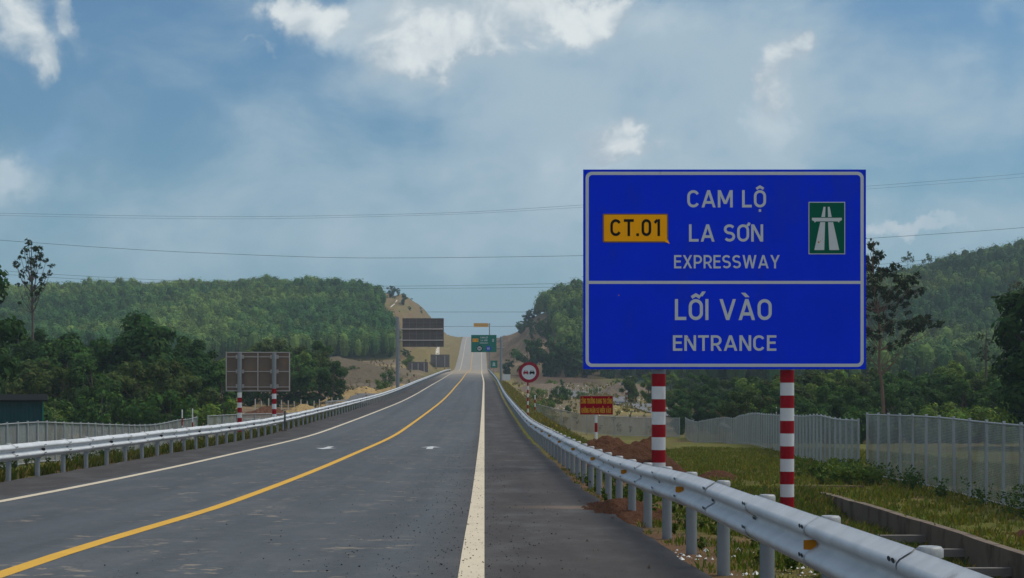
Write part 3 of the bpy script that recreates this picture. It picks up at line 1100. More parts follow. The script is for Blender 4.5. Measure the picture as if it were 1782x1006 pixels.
# ------------------------------------------------------------------ big blue entrance sign
def blue_sign():
    Y = 37.3
    s = F / Y
    c = P(1261, 642.5, Y)          # bottom centre of the board
    base = gz(c.x, Y)
    t = thing('road_sign', 'big blue expressway entrance sign on two red and white banded posts', 'road sign', (c.x, Y, base))
    X = lambda px: (px - 1261) / s
    Z = lambda py: (642.5 - py) / s + c.z - base
    x0, x1, z0, z1 = X(1015), X(1507), Z(642.5), Z(295)
    mb = MB()
    slab(mb, [(x0, z0), (x1, z0), (x1, z1), (x0, z1)], 0.0, 0.05, 0, 1)
    for k in range(5):
        zz = z0 + 0.35 + k * (z1 - z0 - 0.7) / 4
        mb.box(x0 + 0.05, x1 - 0.05, 0.053, 0.103, zz - 0.03, zz + 0.03, 2)
    board = mb.build('board', ['sign blue', 'sign edge blue', 'sign grey back'], t)
    b = MB()
    e, wd = 4.0 / s, 5.5 / s
    o_, i_ = rrect(x0 + e, x1 - e, z0 + e, z1 - e, 11 / s, 8), rrect(x0 + e + wd, x1 - e - wd, z0 + e + wd, z1 - e - wd, 6.5 / s, 8)
    ring_band(b, o_, i_, -0.003)
    zd = Z(491.5)
    poly(b, [(x0 + e + wd, zd - 2.6 / s), (x1 - e - wd, zd - 2.6 / s), (x1 - e - wd, zd + 2.6 / s), (x0 + e + wd, zd + 2.6 / s)], -0.003)
    b.build('border', 'sign white film', t)
    for txt, xa, xb, yt, yb, tt in (('CAM LỘ', 1196, 1333, 331, 361, .15), ('LA SƠN', 1199, 1328, 390.5, 420.5, .15), ('EXPRESSWAY', 1173, 1357, 444, 467, .145),
                                    ('LỐI VÀO', 1174.5, 1343, 520.5, 557, .152), ('ENTRANCE', 1171, 1351, 583.5, 610.5, .15)):
        write(txt, X(xa), X(xb), Z(yb), (yb - yt) / s, -0.004, 'sign white film', t, tt)
    # amber route plate, its lower corner bent outward
    pl = MB()
    pts = rrect(X(1049), X(1162.5), Z(422), Z(372), 2.5 / s, 4)
    slab(pl, pts, -0.012, -0.003, 1)
    poly(pl, rrect(X(1051.2), X(1160.3), Z(420), Z(374), 2 / s, 4), -0.0135, 0)
    pl.add([(X(1157), -0.014, Z(421)), (X(1165), -0.05, Z(424.5)), (X(1161.5), -0.014, Z(416.5))], [(0, 1, 2)], 0)
    plate = pl.build('route_plate', ['plate amber', 'plate amber edge'], t)
    lt = MB()
    lettering(lt, 'CT.01', X(1062), X(1148.5), Z(411), 29.5 / s, -0.0155, 0, .165, .16)
    lt.build('lettering', 'sign black', plate)
    # motorway symbol plate
    sp = MB()
    slab(sp, [(X(1407), Z(442.5)), (X(1470.5), Z(442.5)), (X(1470.5), Z(351.5)), (X(1407), Z(351.5))], -0.012, -0.003, 0)
    poly(sp, [(X(1408.3), Z(441.2)), (X(1469.2), Z(441.2)), (X(1469.2), Z(352.8)), (X(1408.3), Z(352.8))], -0.0135, 1)
    splate = sp.build('symbol_plate', ['sign white film', 'sign green'], t)
    sy = MB()
    motorway_symbol(sy, X(1438.7), Z(397), 60.5 / s, 89 / s, -0.015, 0)
    for (a, b_, c_) in ((1424.5, 421.5, 1.7), (1428, 419.5, 0.8), (1431, 416, 0.7)):
        poly(sy, disc(X(a), Z(b_), c_ / s, 10), -0.0165, 1)
    sy.build('symbol', ['sign white film', 'rust mark'], splate)
    rm = MB()
    poly(rm, disc(X(1197.5), Z(588.5), 1.6 / s, 10), -0.0085, 0)
    rm.build('rust_spot', 'rust mark', t)
    rm = MB()
    poly(rm, disc(X(1077), Z(514), 1.2 / s, 10), -0.0045, 0)
    rm.build('rust_spot', 'rust mark', t)
    r = 12.2 / s
    for px, nb in ((1148.3, 650.5), (1373.5, 644)):
        pm = MB()
        yb = 0.107 + r
        striped_post(pm, X(px), yb, -0.6, Z(nb), r, 22.2 / s, True, 28, 0, 1)
        pm.tube([(X(px), yb, Z(nb)), (X(px), yb, Z(315))], r, 28, 2)
        pm.build('post', ['paint red', 'paint white', 'galvanised post'], t)
    for px in (1148.3, 1373.5):
        for zz in (0.12, 0.5, 0.88):
            cb = MB()
            z_ = z0 + zz * (z1 - z0)
            cb.tube([(X(px), 0.107 + r, z_ - 0.06), (X(px), 0.107 + r, z_ + 0.06)], r + 0.012, 20, 0)
            cb.build('clamp', 'galvanised post', t)


blue_sign()


# ------------------------------------------------------------------ no-overtaking sign
def car_icon(mb, cx, cz, w_, yf, body, glass):
    h_ = w_ * 0.9
    X = lambda a: cx + a * w_
    Z = lambda b: cz + b * h_
    poly(mb, [(X(-.5), Z(-.28)), (X(.5), Z(-.28)), (X(.5), Z(.08)), (X(.36), Z(.16)), (X(-.36), Z(.16)), (X(-.5), Z(.08))], yf, body)
    poly(mb, [(X(-.36), Z(.16)), (X(.36), Z(.16)), (X(.25), Z(.46)), (X(-.25), Z(.46))], yf, body)
    poly(mb, [(X(-.26), Z(.18)), (X(.26), Z(.18)), (X(.18), Z(.40)), (X(-.18), Z(.40))], yf - 0.001, glass)
    for q in (-.46, .26):
        poly(mb, [(X(q), Z(-.45)), (X(q + .2), Z(-.45)), (X(q + .2), Z(-.28)), (X(q), Z(-.28))], yf, body)


def no_overtaking():
    Y = 90.0
    s = F / Y
    c = P(920.5, 648, Y)
    base = gz(c.x, Y)
    t = thing('road_sign', 'round red rimmed no overtaking sign on a thin banded post', 'road sign', (c.x, Y, base))
    zc = c.z - base
    Rr = 18 / s
    mb = MB()
    slab(mb, disc(0, zc, Rr, 40), 0.0, 0.03, 0)
    face = mb.build('disc', ['sign grey back'], t)
    m2 = MB()
    ring_band(m2, disc(0, zc, Rr, 48), disc(0, zc, Rr * 0.70, 48), -0.003, 0)
    m2.build('rim', 'ring red', t)
    m3 = MB()
    poly(m3, disc(0, zc, Rr * 0.70, 48), -0.003, 0)
    m3.build('face', 'sign white film', t)
    for dx, mt in ((-5.4, 'ring red'), (5.4, 'sign black')):
        m4 = MB()
        car_icon(m4, dx / s, zc, 9.0 / s, -0.006, 0, 1)
        m4.build('car_symbol', [mt, 'sign white film'], t)
    p = MB()
    striped_post(p, -0.06, 0.075, -0.4, zc - Rr + 0.03, 0.042, 6.6 / s, True, 12, 0, 1)
    p.tube([(-0.06, 0.075, zc - Rr + 0.03), (-0.06, 0.075, zc + 0.3)], 0.042, 12, 2)
    p.build('post', ['paint red', 'paint white', 'galvanised post'], t)


no_overtaking()


# ------------------------------------------------------------------ red notice board
def notice():
    Y = 54.0
    s = F / Y
    c = P(1037.5, 722, Y)
    base = gz(c.x, Y)
    t = thing('notice_board', 'small red board with two lines of yellow writing on a banded post', 'notice board', (c.x, Y, base))
    X = lambda px: (px - 1037.5) / s
    Z = lambda py: (722 - py) / s + c.z - base
    mb = MB()
    slab(mb, [(X(1009), Z(722)), (X(1067), Z(722)), (X(1067), Z(688.5)), (X(1009), Z(688.5))], 0.0, 0.025, 0, 1)
    mb.build('board', ['notice rim', 'notice rim'], t)
    f = MB()
    poly(f, [(X(1009.8), Z(721.2)), (X(1066.2), Z(721.2)), (X(1066.2), Z(689.3)), (X(1009.8), Z(689.3))], -0.003, 0)
    f.build('face', 'notice red', t)
    for txt, xa, xb, yt, yb in (('CÔNG TRƯỜNG ĐANG THI CÔNG', 1010.5, 1065.5, 693.6, 702.6), ('KHÔNG PHẬN SỰ MIỄN VÀO!', 1012, 1063.5, 710, 719)):
        write(txt, X(xa), X(xb), Z(yb), (yb - yt) / s, -0.0045, 'notice yellow', t, .22, .10)
    p = MB()
    striped_post(p, 0, 0.062, -0.4, Z(720), 0.046, 16.0 / s, False, 14, 0, 1)
    p.build('post', ['paint red', 'paint white'], t)


notice()


# ------------------------------------------------------------------ cantilever sign boards
def green_gantry():
    Y = 250.0
    s = F / Y
    px0 = 872.0
    c = P(px0, 657, Y)
    base = gz(c.x, Y)
    t = thing('gantry_sign', 'green overhead expressway sign hung from a tall grey cantilever pole', 'gantry sign', (c.x, Y, base))
    X = lambda px: (px - px0) / s
    Z = lambda py: (657 - py) / s + c.z - base
    m = MB()
    m.tube([(0, 0, -0.3), (0, 0, Z(586))], [0.22, 0.17], 14)
    m.build('pole', 'gantry steel', t)
    for py in (593, 606):
        m = MB()
        m.tube([(0, 0.0, Z(py)), (X(822), 0.0, Z(py))], 0.075, 10)
        m.tube([(-0.05, 0, Z(py)), (0.35, 0, Z(py))], 0.12, 10)
        m.build('arm', 'gantry steel', t)
    m = MB()
    slab(m, [(X(820), Z(613)), (X(864), Z(613)), (X(864), Z(583)), (X(820), Z(583))], -0.2, -0.13, 0, 0)
    m.build('board', ['gantry green'], t)
    for txt, xa, xb, yt, yb in (('CAM LỘ', 836, 848.5, 586, 589), ('LA SƠN', 836.5, 848, 591, 593.8), ('EXPRESSWAY', 835, 849.5, 596, 598), ):
        write(txt, X(xa), X(xb), Z(yb), (yb - yt) / s, -0.206, 'sign white film', t, .19)
    m = MB()
    slab(m, [(X(822.5), Z(595)), (X(832.5), Z(595)), (X(832.5), Z(589.5)), (X(822.5), Z(589.5))], -0.215, -0.203, 0)
    rp = m.build('route_plate', 'plate amber', t)
    lb = MB()
    lettering(lb, 'CT.01', X(823.6), X(831.4), Z(594), 3.4 / s, -0.218, 0, .17)
    lb.build('lettering', 'sign black', rp)
    m = MB()
    motorway_symbol(m, X(858.2), Z(592), 4.4 / s, 6.6 / s, -0.206, 0)
    m.build('symbol', 'sign white film', t)
    m = MB()
    ring_band(m, disc(X(834.5), Z(606.5), 5.2 / s), disc(X(834.5), Z(606.5), 3.7 / s), -0.206, 0)
    poly(m, disc(X(834.5), Z(606.5), 3.7 / s), -0.206, 1)
    lettering(m, '80', X(832.4), X(836.6), Z(608.6), 4.2 / s, -0.211, 2, .2)
    m.build('speed_roundel', ['sign black', 'sign white film', 'sign black'], t)
    m = MB()
    poly(m, disc(X(850), Z(606.5), 4.8 / s), -0.206, 0)
    lettering(m, '60', X(848), X(852), Z(608.6), 4.2 / s, -0.211, 1, .2)
    m.build('speed_roundel', ['speed blue', 'sign white film'], t)


green_gantry()


def amber_overhead():
    Y = 440.0
    s = F / Y
    c = P(851.8, 655, Y)
    base = gz(c.x, Y)
    t = thing('gantry_sign', 'long amber board high above the road beyond the green overhead sign', 'gantry sign', (c.x, Y, base))
    X = lambda px: (px - 851.8) / s
    Z = lambda py: (655 - py) / s + c.z - base
    m = MB()
    m.tube([(0, 0, -0.3), (0, 0, Z(562.5))], [0.20, 0.13], 12)
    m.build('pole', 'gantry steel', t)
    m = MB()
    m.bar((0.2, 0, Z(565)), (X(825), 0, Z(565)), 0.12, 0.12)
    m.build('arm', 'gantry steel', t)
    m = MB()
    slab(m, rrect(X(824.3), X(850), Z(569.2), Z(562.4), 0.12, 3), -0.16, -0.07, 0)
    m.build('board', 'amber board', t)
    m = MB()
    for k, (a, q) in enumerate(((827.5, 566.8), (830, 566.6), (833.5, 566), (836.5, 566.2), (840, 566), (843.5, 566), (847, 566))):
        poly(m, [(X(a), Z(q) - .12), (X(a) + .3, Z(q) - .12), (X(a) + .3, Z(q) + .12), (X(a), Z(q) + .12)], -0.165, 0)
    m.build('marking', 'rust mark', t)


amber_overhead()


def small_green():
    Y = 300.0
    s = F / Y
    c = P(859.5, 655, Y)
    base = gz(c.x, Y)
    t = thing('road_sign', 'small square green motorway symbol sign beside the far guardrail end', 'road sign', (c.x, Y, base))
    X = lambda px: (px - 859.5) / s
    Z = lambda py: (655 - py) / s + c.z - base
    m = MB()
    slab(m, rrect(X(853.5), X(865.5), Z(640), Z(627.5), 0.12, 4), 0, 0.04, 0)
    m.build('board', 'gantry green', t)
    m = MB()
    motorway_symbol(m, 0, Z(633.5), 6.6 / s, 8 / s, -0.006, 0)
    m.build('symbol', 'sign white film', t)
    m = MB()
    m.tube([(0, 0.09, -0.3), (0, 0.09, Z(630))], 0.045, 10)
    m.build('post', 'galvanised post', t)


small_green()


def white_panel():
    Y = 255.0
    s = F / Y
    c = P(881.5, 662, Y)
    base = gz(c.x, Y)
    t = thing('road_sign', 'blank pale grey board standing low beside the gantry pole', 'road sign', (c.x, Y, base))
    z0 = max(0.15, c.z - base)
    m = MB()
    slab(m, [(-6.6 / s, z0), (6.6 / s, z0), (6.6 / s, z0 + 10.5 / s), (-6.6 / s, z0 + 10.5 / s)], 0, 0.04)
    m.build('board', 'paint white', t)
    for q in (-0.4, 0.4):
        m = MB()
        m.tube([(q, 0.08, -0.3), (q, 0.08, z0 + 0.7)], 0.035, 8)
        m.build('post', 'galvanised post', t)


white_panel()


# ------------------------------------------------------------------ boards seen from behind
def left_cantilever():
    Y = 177.0
    s = F / Y
    px0 = 692.0
    c = P(px0, 677, Y)
    base = gz(c.x, Y)
    t = thing('gantry_sign', 'dark ribbed back of a large sign hung from a tall grey pole', 'gantry sign', (c.x, Y, base))
    X = lambda px: (px - px0) / s
    Z = lambda py: (677 - py) / s + c.z - base
    m = MB()
    m.tube([(0, 0, -0.4), (0, 0, Z(551.5))], [0.21, 0.19], 16)
    m.build('pole', 'gantry steel', t)
    for py in (573, 592.5):
        m = MB()
        m.tube([(X(687), -0.02, Z(py)), (X(771), -0.02, Z(py))], 0.075, 10)
        m.build('arm', 'sign frame steel', t)
    m = MB()
    x0, x1, z0, z1 = X(700.5), X(772), Z(603.5), Z(554)
    slab(m, [(x0, z0), (x1, z0), (x1, z1), (x0, z1)], 0.16, 0.2)
    m.build('board', 'sign dark back', t)
    m = MB()
    for k in range(7):
        xx = x0 + k * (x1 - x0) / 6
        m.box(xx - 0.02, xx + 0.02, 0.08, 0.157, z0, z1)
    for q in (0.0, 0.16, 0.45, 0.68, 0.84, 1.0):
        zz = z0 + q * (z1 - z0)
        m.box(x0 - 0.02, x1 + 0.02, 0.10, 0.15, zz - 0.02, zz + 0.02)
    m.build('stiffener', 'sign rib', t)


left_cantilever()


def back_sign():
    Y = 77.0
    s = F / Y
    px0 = 448.5
    c = P(px0, 682, Y)
    base = gz(c.x, Y)
    t = thing('road_sign', 'grey back of a wide sign on two red and white banded posts', 'road sign', (c.x, Y, base))
    X = lambda px: (px - px0) / s
    Z = lambda py: (682 - py) / s + c.z - base
    x0, x1, z0, z1 = X(393.5), X(503.5), Z(681), Z(612.5)
    m = MB()
    slab(m, [(x0, z0), (x1, z0), (x1, z1), (x0, z1)], 0.10, 0.13)
    m.build('board', 'sign grey back', t)
    m = MB()
    for xx in (x0, X(448.5), x1):
        m.box(xx - 0.025, xx + 0.025, 0.03, 0.097, z0, z1)
    for zz in (z0 + 0.02, Z(673.5), Z(646.5), Z(621), z1 - 0.02):
        m.box(x0 - 0.028, x1 + 0.028, 0.045, 0.092, zz - 0.022, zz + 0.022)
    m.build('frame', 'sign frame steel', t)
    for px, top, zr in ((417.5, 614.5, 683), (477.5, 614.5, 676.5)):
        m = MB()
        r = 3.9 / s
        m.tube([(X(px), -0.09, Z(zr)), (X(px), -0.09, Z(top))], r, 18, 2)
        striped_post(m, X(px), -0.09, -0.5, Z(zr), r, 8.8 / s, px > 450, 18, 0, 1)
        m.build('post', ['paint red', 'paint white', 'galvanised post'], t)
        for q in (621, 646.5, 672):
            m = MB()
            m.box(X(px) - 0.2, X(px) + 0.2, 0.0, 0.028, Z(q) - 0.09, Z(q) + 0.09)
            m.build('clamp', 'sign frame steel', t)


back_sign()


def far_back(name, label, Y, x0p, x1p, yt, yb, ybase, posts):
    s = F / Y
    cx = (x0p + x1p) / 2
    c = P(cx, ybase, Y)
    base = gz(c.x, Y)
    t = thing(name, label, 'road sign', (c.x, Y, base))
    X = lambda px: (px - cx) / s
    Z = lambda py: (ybase - py) / s + c.z - base
    m = MB()
    slab(m, [(X(x0p), Z(yb)), (X(x1p), Z(yb)), (X(x1p), Z(yt)), (X(x0p), Z(yt))], 0.1, 0.14)
    n = 6
    for k in range(n + 1):
        xx = X(x0p) + k * (X(x1p) - X(x0p)) / n
        m.box(xx - 0.03, xx + 0.03, 0.04, 0.098, Z(yb), Z(yt))
    m.build('board', 'sign dark back', t)
    for px in posts:
        m = MB()
        m.tube([(X(px), -0.08, Z(yb)), (X(px), -0.08, Z(yt + 2))], 0.09, 10, 2)
        striped_post(m, X(px), -0.08, -0.6, Z(yb), 0.09, 0.45, True, 10, 0, 1)
        m.build('post', ['paint red', 'paint white', 'sign frame steel'], t)


far_back('road_sign', 'small dark sign back on three thin posts below the tan cutting', 340, 710, 744.5, 630, 648, 664, (717, 727.5, 738))
far_back('road_sign', 'dark sign back on two thin posts nearest the far road', 395, 749.5, 782, 617, 639.5, 655, (759, 774))


# ------------------------------------------------------------------ guardrails
PROFILE = [(0.0, 0.0), (0.012, 0.012), (0.045, 0.066), (0.062, 0.080), (0.075, 0.083), (0.092, 0.080), (0.108, 0.066), (0.140, 0.010), (0.155, 0.003),
           (0.170, 0.010), (0.202, 0.066), (0.218, 0.080), (0.235, 0.083), (0.248, 0.080), (0.265, 0.066), (0.298, 0.012), (0.310, 0.0)]


def guardrail(label, x_back, face, y_first, n, bend, caps, stub, near_from=0, seam=0.009):
    """face = -1: traffic side towards -x; posts every 2 m"""
    y0 = y_first
    zt = 0.685
    t = thing('guardrail', label, 'guardrail', (x_back, y0, float(road(y0))))
    bx = lambda y: x_back + float(cshift(y)) + bend(y)
    loc = lambda x, y, z: (x - x_back, y - y0, z - float(road(y0)))
    rb, caps_done = MB(), 0
    nP = len(PROFILE)
    for k in range(n - 1):
        ya, yb = y0 + 2.0 * k, y0 + 2.0 * (k + 1)
        yb2 = yb + 0.10
        vs = []
        for (y, off) in ((ya, 0.0035), (yb2, 0.0)):
            zr = float(road(y)) + zt - 0.31 + 0.006 * math.sin(k * 2.1 + (y > ya))
            for (h, d) in PROFILE:
                vs.append(loc(bx(y) + face * (d + off), y, zr + h))
        fs = [(i, i + 1, nP + i + 1, nP + i) for i in range(nP - 1)]
        rb.add(vs, fs, 0, True)
        # dark strip painted as the shade in the lap gap, and bolts
        zr = float(road(ya)) + zt - 0.31
        if k < 110:
            sv = []
            for q, (h, d) in enumerate(PROFILE):
                for yo in (-seam, seam * 0.4):
                    sv.append(loc(bx(ya) + face * (d + 0.0045), ya + yo, zr + h))
            rb.add(sv, [(2 * i, 2 * i + 1, 2 * i + 3, 2 * i + 2) for i in range(nP - 1)], 2, True)
        if k < 42:
            for (h, d, yo) in ((0.092, 0.0805, 0.05), (0.092, 0.0805, 0.12), (0.252, 0.0785, 0.05), (0.252, 0.0785, 0.12), (0.155, 0.0035, 0.06), (0.155, 0.0035, 0.12)):
                ov = []
                sl = 1.0 if d > 0.05 else 1.3
                for q in range(8):
                    a = 2 * math.pi * q / 8
                    ov.append(loc(bx(ya) + face * (d + 0.0075), ya + yo + 0.034 * sl * math.cos(a), zr + h + 0.012 * sl * math.sin(a)))
                rb.add(ov, [tuple(range(8)) if face > 0 else tuple(range(8))[::-1]], 1)
    rb.build('rail', ['galvanised steel', 'dark slot', 'seam shade'], t)
    # posts
    pm = MB()
    pm.tube([(0, 0, -1.0), (0, 0, stub)], 0.051, 18)
    pm.box(min(-face * 0.055, face * 0.05), max(-face * 0.055, face * 0.0), -0.05, 0.05, -0.30, -0.06)
    pmesh = None
    cm = MB()
    cm.tube([(0, 0, stub - 0.034), (0, 0, stub + 0.002), (0, 0, stub + 0.012)], [0.057, 0.057, 0.047], 18)
    cmesh = None
    ordr = sorted(range(n), key=lambda k: abs(y0 + 2 * k - near_from))
    singles = set(ordr[:96])
    rest = MB()
    for k in range(n):
        y = y0 + 2.0 * k
        x = bx(y) - face * 0.062
        z = float(road(y)) + zt
        lx = loc(x, y, z)
        if k in singles:
            if pmesh is None:
                p = pm.build('post', 'galvanised post', t, lx)
                pmesh = p.data
            else:
                p = link('post', pmesh, t, lx)
            if abs(y - near_from) < caps:
                if cmesh is None:
                    c = cm.build('cap', 'post cap steel', p)
                    cmesh = c.data
                else:
                    link('cap', cmesh, p)
        else:
            rest.tube([loc(x, y, z - 1.0), loc(x, y, z + stub)], 0.057, 8)
    if rest.v:
        r_ = rest.build('post', 'galvanised post', t)
        r_['kind'] = 'stuff'
    return t, bx


gr_t, gr_bx = guardrail('silver crash barrier along the dark shoulder in front of the big blue sign', 1.86, -1, 0.94, 243, lambda y: 0.0, 75, -0.004, 8, 0.0018)


def bend_l(y):
    return -1.5 * float(sm((y - 455) / 40)) if y > 455 else 0.0


gl_t, gl_bx = guardrail('silver crash barrier across the road in front of the grey backed sign', -9.05, 1, 0.8, 243, bend_l, 60, 0.004, 30, 0.016)


def reflectors(t, bx, face, x_back, y0, first, count, facing):
    mm = MB()
    # a bent amber plate in the valley of the rail
    mm.add([(0, 0, -0.03), (face * 0.075, 0, -0.026), (face * 0.075, 0, 0.026), (0, 0, 0.03)], [(0, 1, 2, 3), (3, 2, 1, 0)], 0)
    mm.add([(face * 0.002, 0.0, -0.035), (face * 0.002, 0.075, -0.045), (face * 0.002, 0.075, 0.05), (face * 0.002, 0.0, 0.035)], [(0, 1, 2, 3)], 1)
    me = None
    for k in range(count):
        y = first + 6 * k
        p = (bx(y) + face * 0.008 - x_back, y - y0, float(road(y)) - float(road(y0)) + 0.685 - 0.155)
        if me is None:
            o = mm.build('reflector', ['amber reflector', 'amber smear'] if facing else ['dark slot', 'rust mark'], t, p)
            me = o.data
        else:
            link('reflector', me, t, p)


reflectors(gr_t, gr_bx, -1, 1.86, 0.94, 8.96, 16, True)
reflectors(gl_t, gl_bx, 1, -9.05, 0.8, 32.85, 16, False)


# ------------------------------------------------------------------ mesh fences
def fence(label, path, h, spacing, sag=0.06, seed=1, fence_name='mesh_fence', white=False):
    rnd = random.Random(seed)
    pts = [Vector((a, b, 0)) for a, b in path]
    seg = [(pts[i + 1] - pts[i]).length for i in range(len(pts) - 1)]
    total = sum(seg)
    n = max(2, int(round(total / spacing)))
    pos = []
    for k in range(n + 1):
        d = total * k / n
        i = 0
        while i < len(seg) - 1 and d > seg[i]:
            d -= seg[i]
            i += 1
        p = pts[i].lerp(pts[i + 1], min(1, d / seg[i]))
        pos.append(Vector((p.x, p.y, gz(p.x, p.y))))
    # smooth the foot line
    zs = [p.z for p in pos]
    for it in range(3):
        zs = [zs[0]] + [(zs[i - 1] + 2 * zs[i] + zs[i + 1]) / 4 for i in range(1, n)] + [zs[-1]]
    for p, z in zip(pos, zs):
        p.z = z + 0.05
    o = pos[0].copy()
    t = thing(fence_name, label, 'fence', o)
    steel = 'paint white' if white else 'fence steel'
    pm, me = MB(), None
    pm.box(-0.035, 0.035, -0.035, 0.035, -0.4, h + 0.06)
    for k, p in enumerate(pos[:100]):
        q = p - o
        if me is None:
            me = pm.build('post', steel, t, q).data
        else:
            c = link('post', me, t, q)
            c.rotation_euler = (rnd.uniform(-.008, .008), rnd.uniform(-.008, .008), 0)
    for nm, zz, r in (('top_rail', h - 0.02, 0.032), ('bottom_rail', 0.05, 0.03)):
        rm = MB()
        rm.tube([p - o + Vector((0, 0, zz)) for p in pos], r, 6)
        rm.build(nm, 'post cap steel' if nm == 'top_rail' else steel, t)
    vs, uvs = [], []
    d = 0
    for a, b in zip(pos[:-1], pos[1:]):
        L_ = (b - a).length
        nr = Vector((-(b - a).y, (b - a).x, 0)).normalized() * 0.045
        for p, uu, zz in ((a, d, 0.08), (b, d + L_, 0.08), (b, d + L_, h - 0.05), (a, d, h - 0.05)):
            vs.append(tuple(p - o + nr + Vector((0, 0, zz))))
            uvs.append((uu, zz))
        d += L_
    m_ = np_mesh('mesh_panel', np.array(vs), 4, 'wire mesh')
    uvl = m_.uv_layers.new(name='UVMap')
    uvl.data.foreach_set('uv', np.array(uvs, dtype=np.float32).ravel())
    link('mesh_panel', m_, t)
    return t


fence('tall grey mesh fence at the frame edge beside the open drain', [(13.3, 30), (13.5, 44), (13.45, 56.5)], 2.15, 1.5, seed=2)
fence('long grey mesh fence receding behind the blue sign posts', [(12.9, 55.5), (13.6, 64), (15.2, 80), (18.3, 118), (20.0, 160)], 1.95, 1.5, seed=3)
fence('see-through mesh fence crossing the field behind the red notice board', [(5.6, 172), (9.5, 168), (14, 164), (19.6, 161.5)], 1.9, 3.6, seed=4)
fence('grey mesh fence in front of the teal shed', [(-20.4, 44), (-20.2, 66), (-20, 90), (-20.2, 113)], 1.85, 1.5, seed=5)
fence('short grey mesh fence behind the posts of the grey backed sign', [(-19.6, 114), (-18.2, 119), (-16, 124), (-13.8, 133)], 1.9, 2.4, seed=6)


def stakes(label, spots, h):
    rnd = random.Random(9)
    base = Vector((spots[0][0], spots[0][1], gz(*spots[0])))
    t = thing('stake_fence', label, 'fence', base)
    me = None
    for (x, y) in spots:
        hh = h * rnd.uniform(0.85, 1.1)
        p = Vector((x, y, gz(x, y))) - base
        if me is None:
            m = MB()
            m.box(-0.05, 0.05, -0.05, 0.05, -0.4, h)
            m.box(-0.06, 0.06, -0.06, 0.06, h, h + 0.04)
            me = m.build('stake', 'pale concrete', t, p).data
        else:
            o = link('stake', me, t, p)
            o.scale.z = rnd.uniform(0.85, 1.1)
            o.rotation_euler = (rnd.uniform(-.04, .04), rnd.uniform(-.05, .05), 0)
    m = MB()
    m.tube([Vector((x, y, gz(x, y) + h * 0.75)) - base for x, y in spots], 0.012, 5)
    m.build('wire', 'wire black', t)


stakes('row of pale stakes in the rubble beyond the round sign', [(10.0 + 0.75 * k, 268 + 1.5 * (k % 3)) for k in range(14)], 1.9)
stakes('row of pale stakes beyond the short fence by the earthworks', [(-24.5 + 0.62 * k, 172 + 0.7 * k) for k in range(16)], 1.5)


def barrier_gate():
    Y = 139.0
    s = F / Y
    c = P(587, 719, Y)
    t = thing('mesh_gate', 'white framed mesh gate panel below the tan bank', 'gate', (c.x, Y, c.z))
    w_, h_ = 33 / s, 20 / s
    m = MB()
    for x in (-w_ / 2, w_ / 2):
        m.bar((x, 0, -0.6), (x, 0, h_), 0.09, 0.09)
    m.bar((-w_ / 2 - 0.04, 0, h_ + 0.02), (w_ / 2 + 0.04, 0, h_ + 0.12), 0.09, 0.09)
    m.bar((-w_ / 2, 0, 0.1), (w_ / 2 * 0.2, 0, 0.1), 0.07, 0.07)
    m.build('frame', 'machine white', t)
    m = MB()
    for k in (-0.25, 0.05, 0.38):
        m.bar((k * w_, 0.0, 0.0), (k * w_, 0.0, h_ - 0.03), 0.05, 0.05)
    m.build('upright', 'galvanised post', t)
    vs = np.array([(-w_ / 2, 0.04, 0.06), (w_ / 2, 0.04, 0.06), (w_ / 2, 0.04, h_ - 0.05), (-w_ / 2, 0.04, h_ - 0.05)])
    me = np_mesh('mesh_panel', vs, 4, 'wire mesh')
    uvl = me.uv_layers.new(name='UVMap')
    uvl.data.foreach_set('uv', np.array([(0, 0), (w_, 0), (w_, h_), (0, h_)], dtype=np.float32).ravel())
    link('mesh_panel', me, t)


barrier_gate()


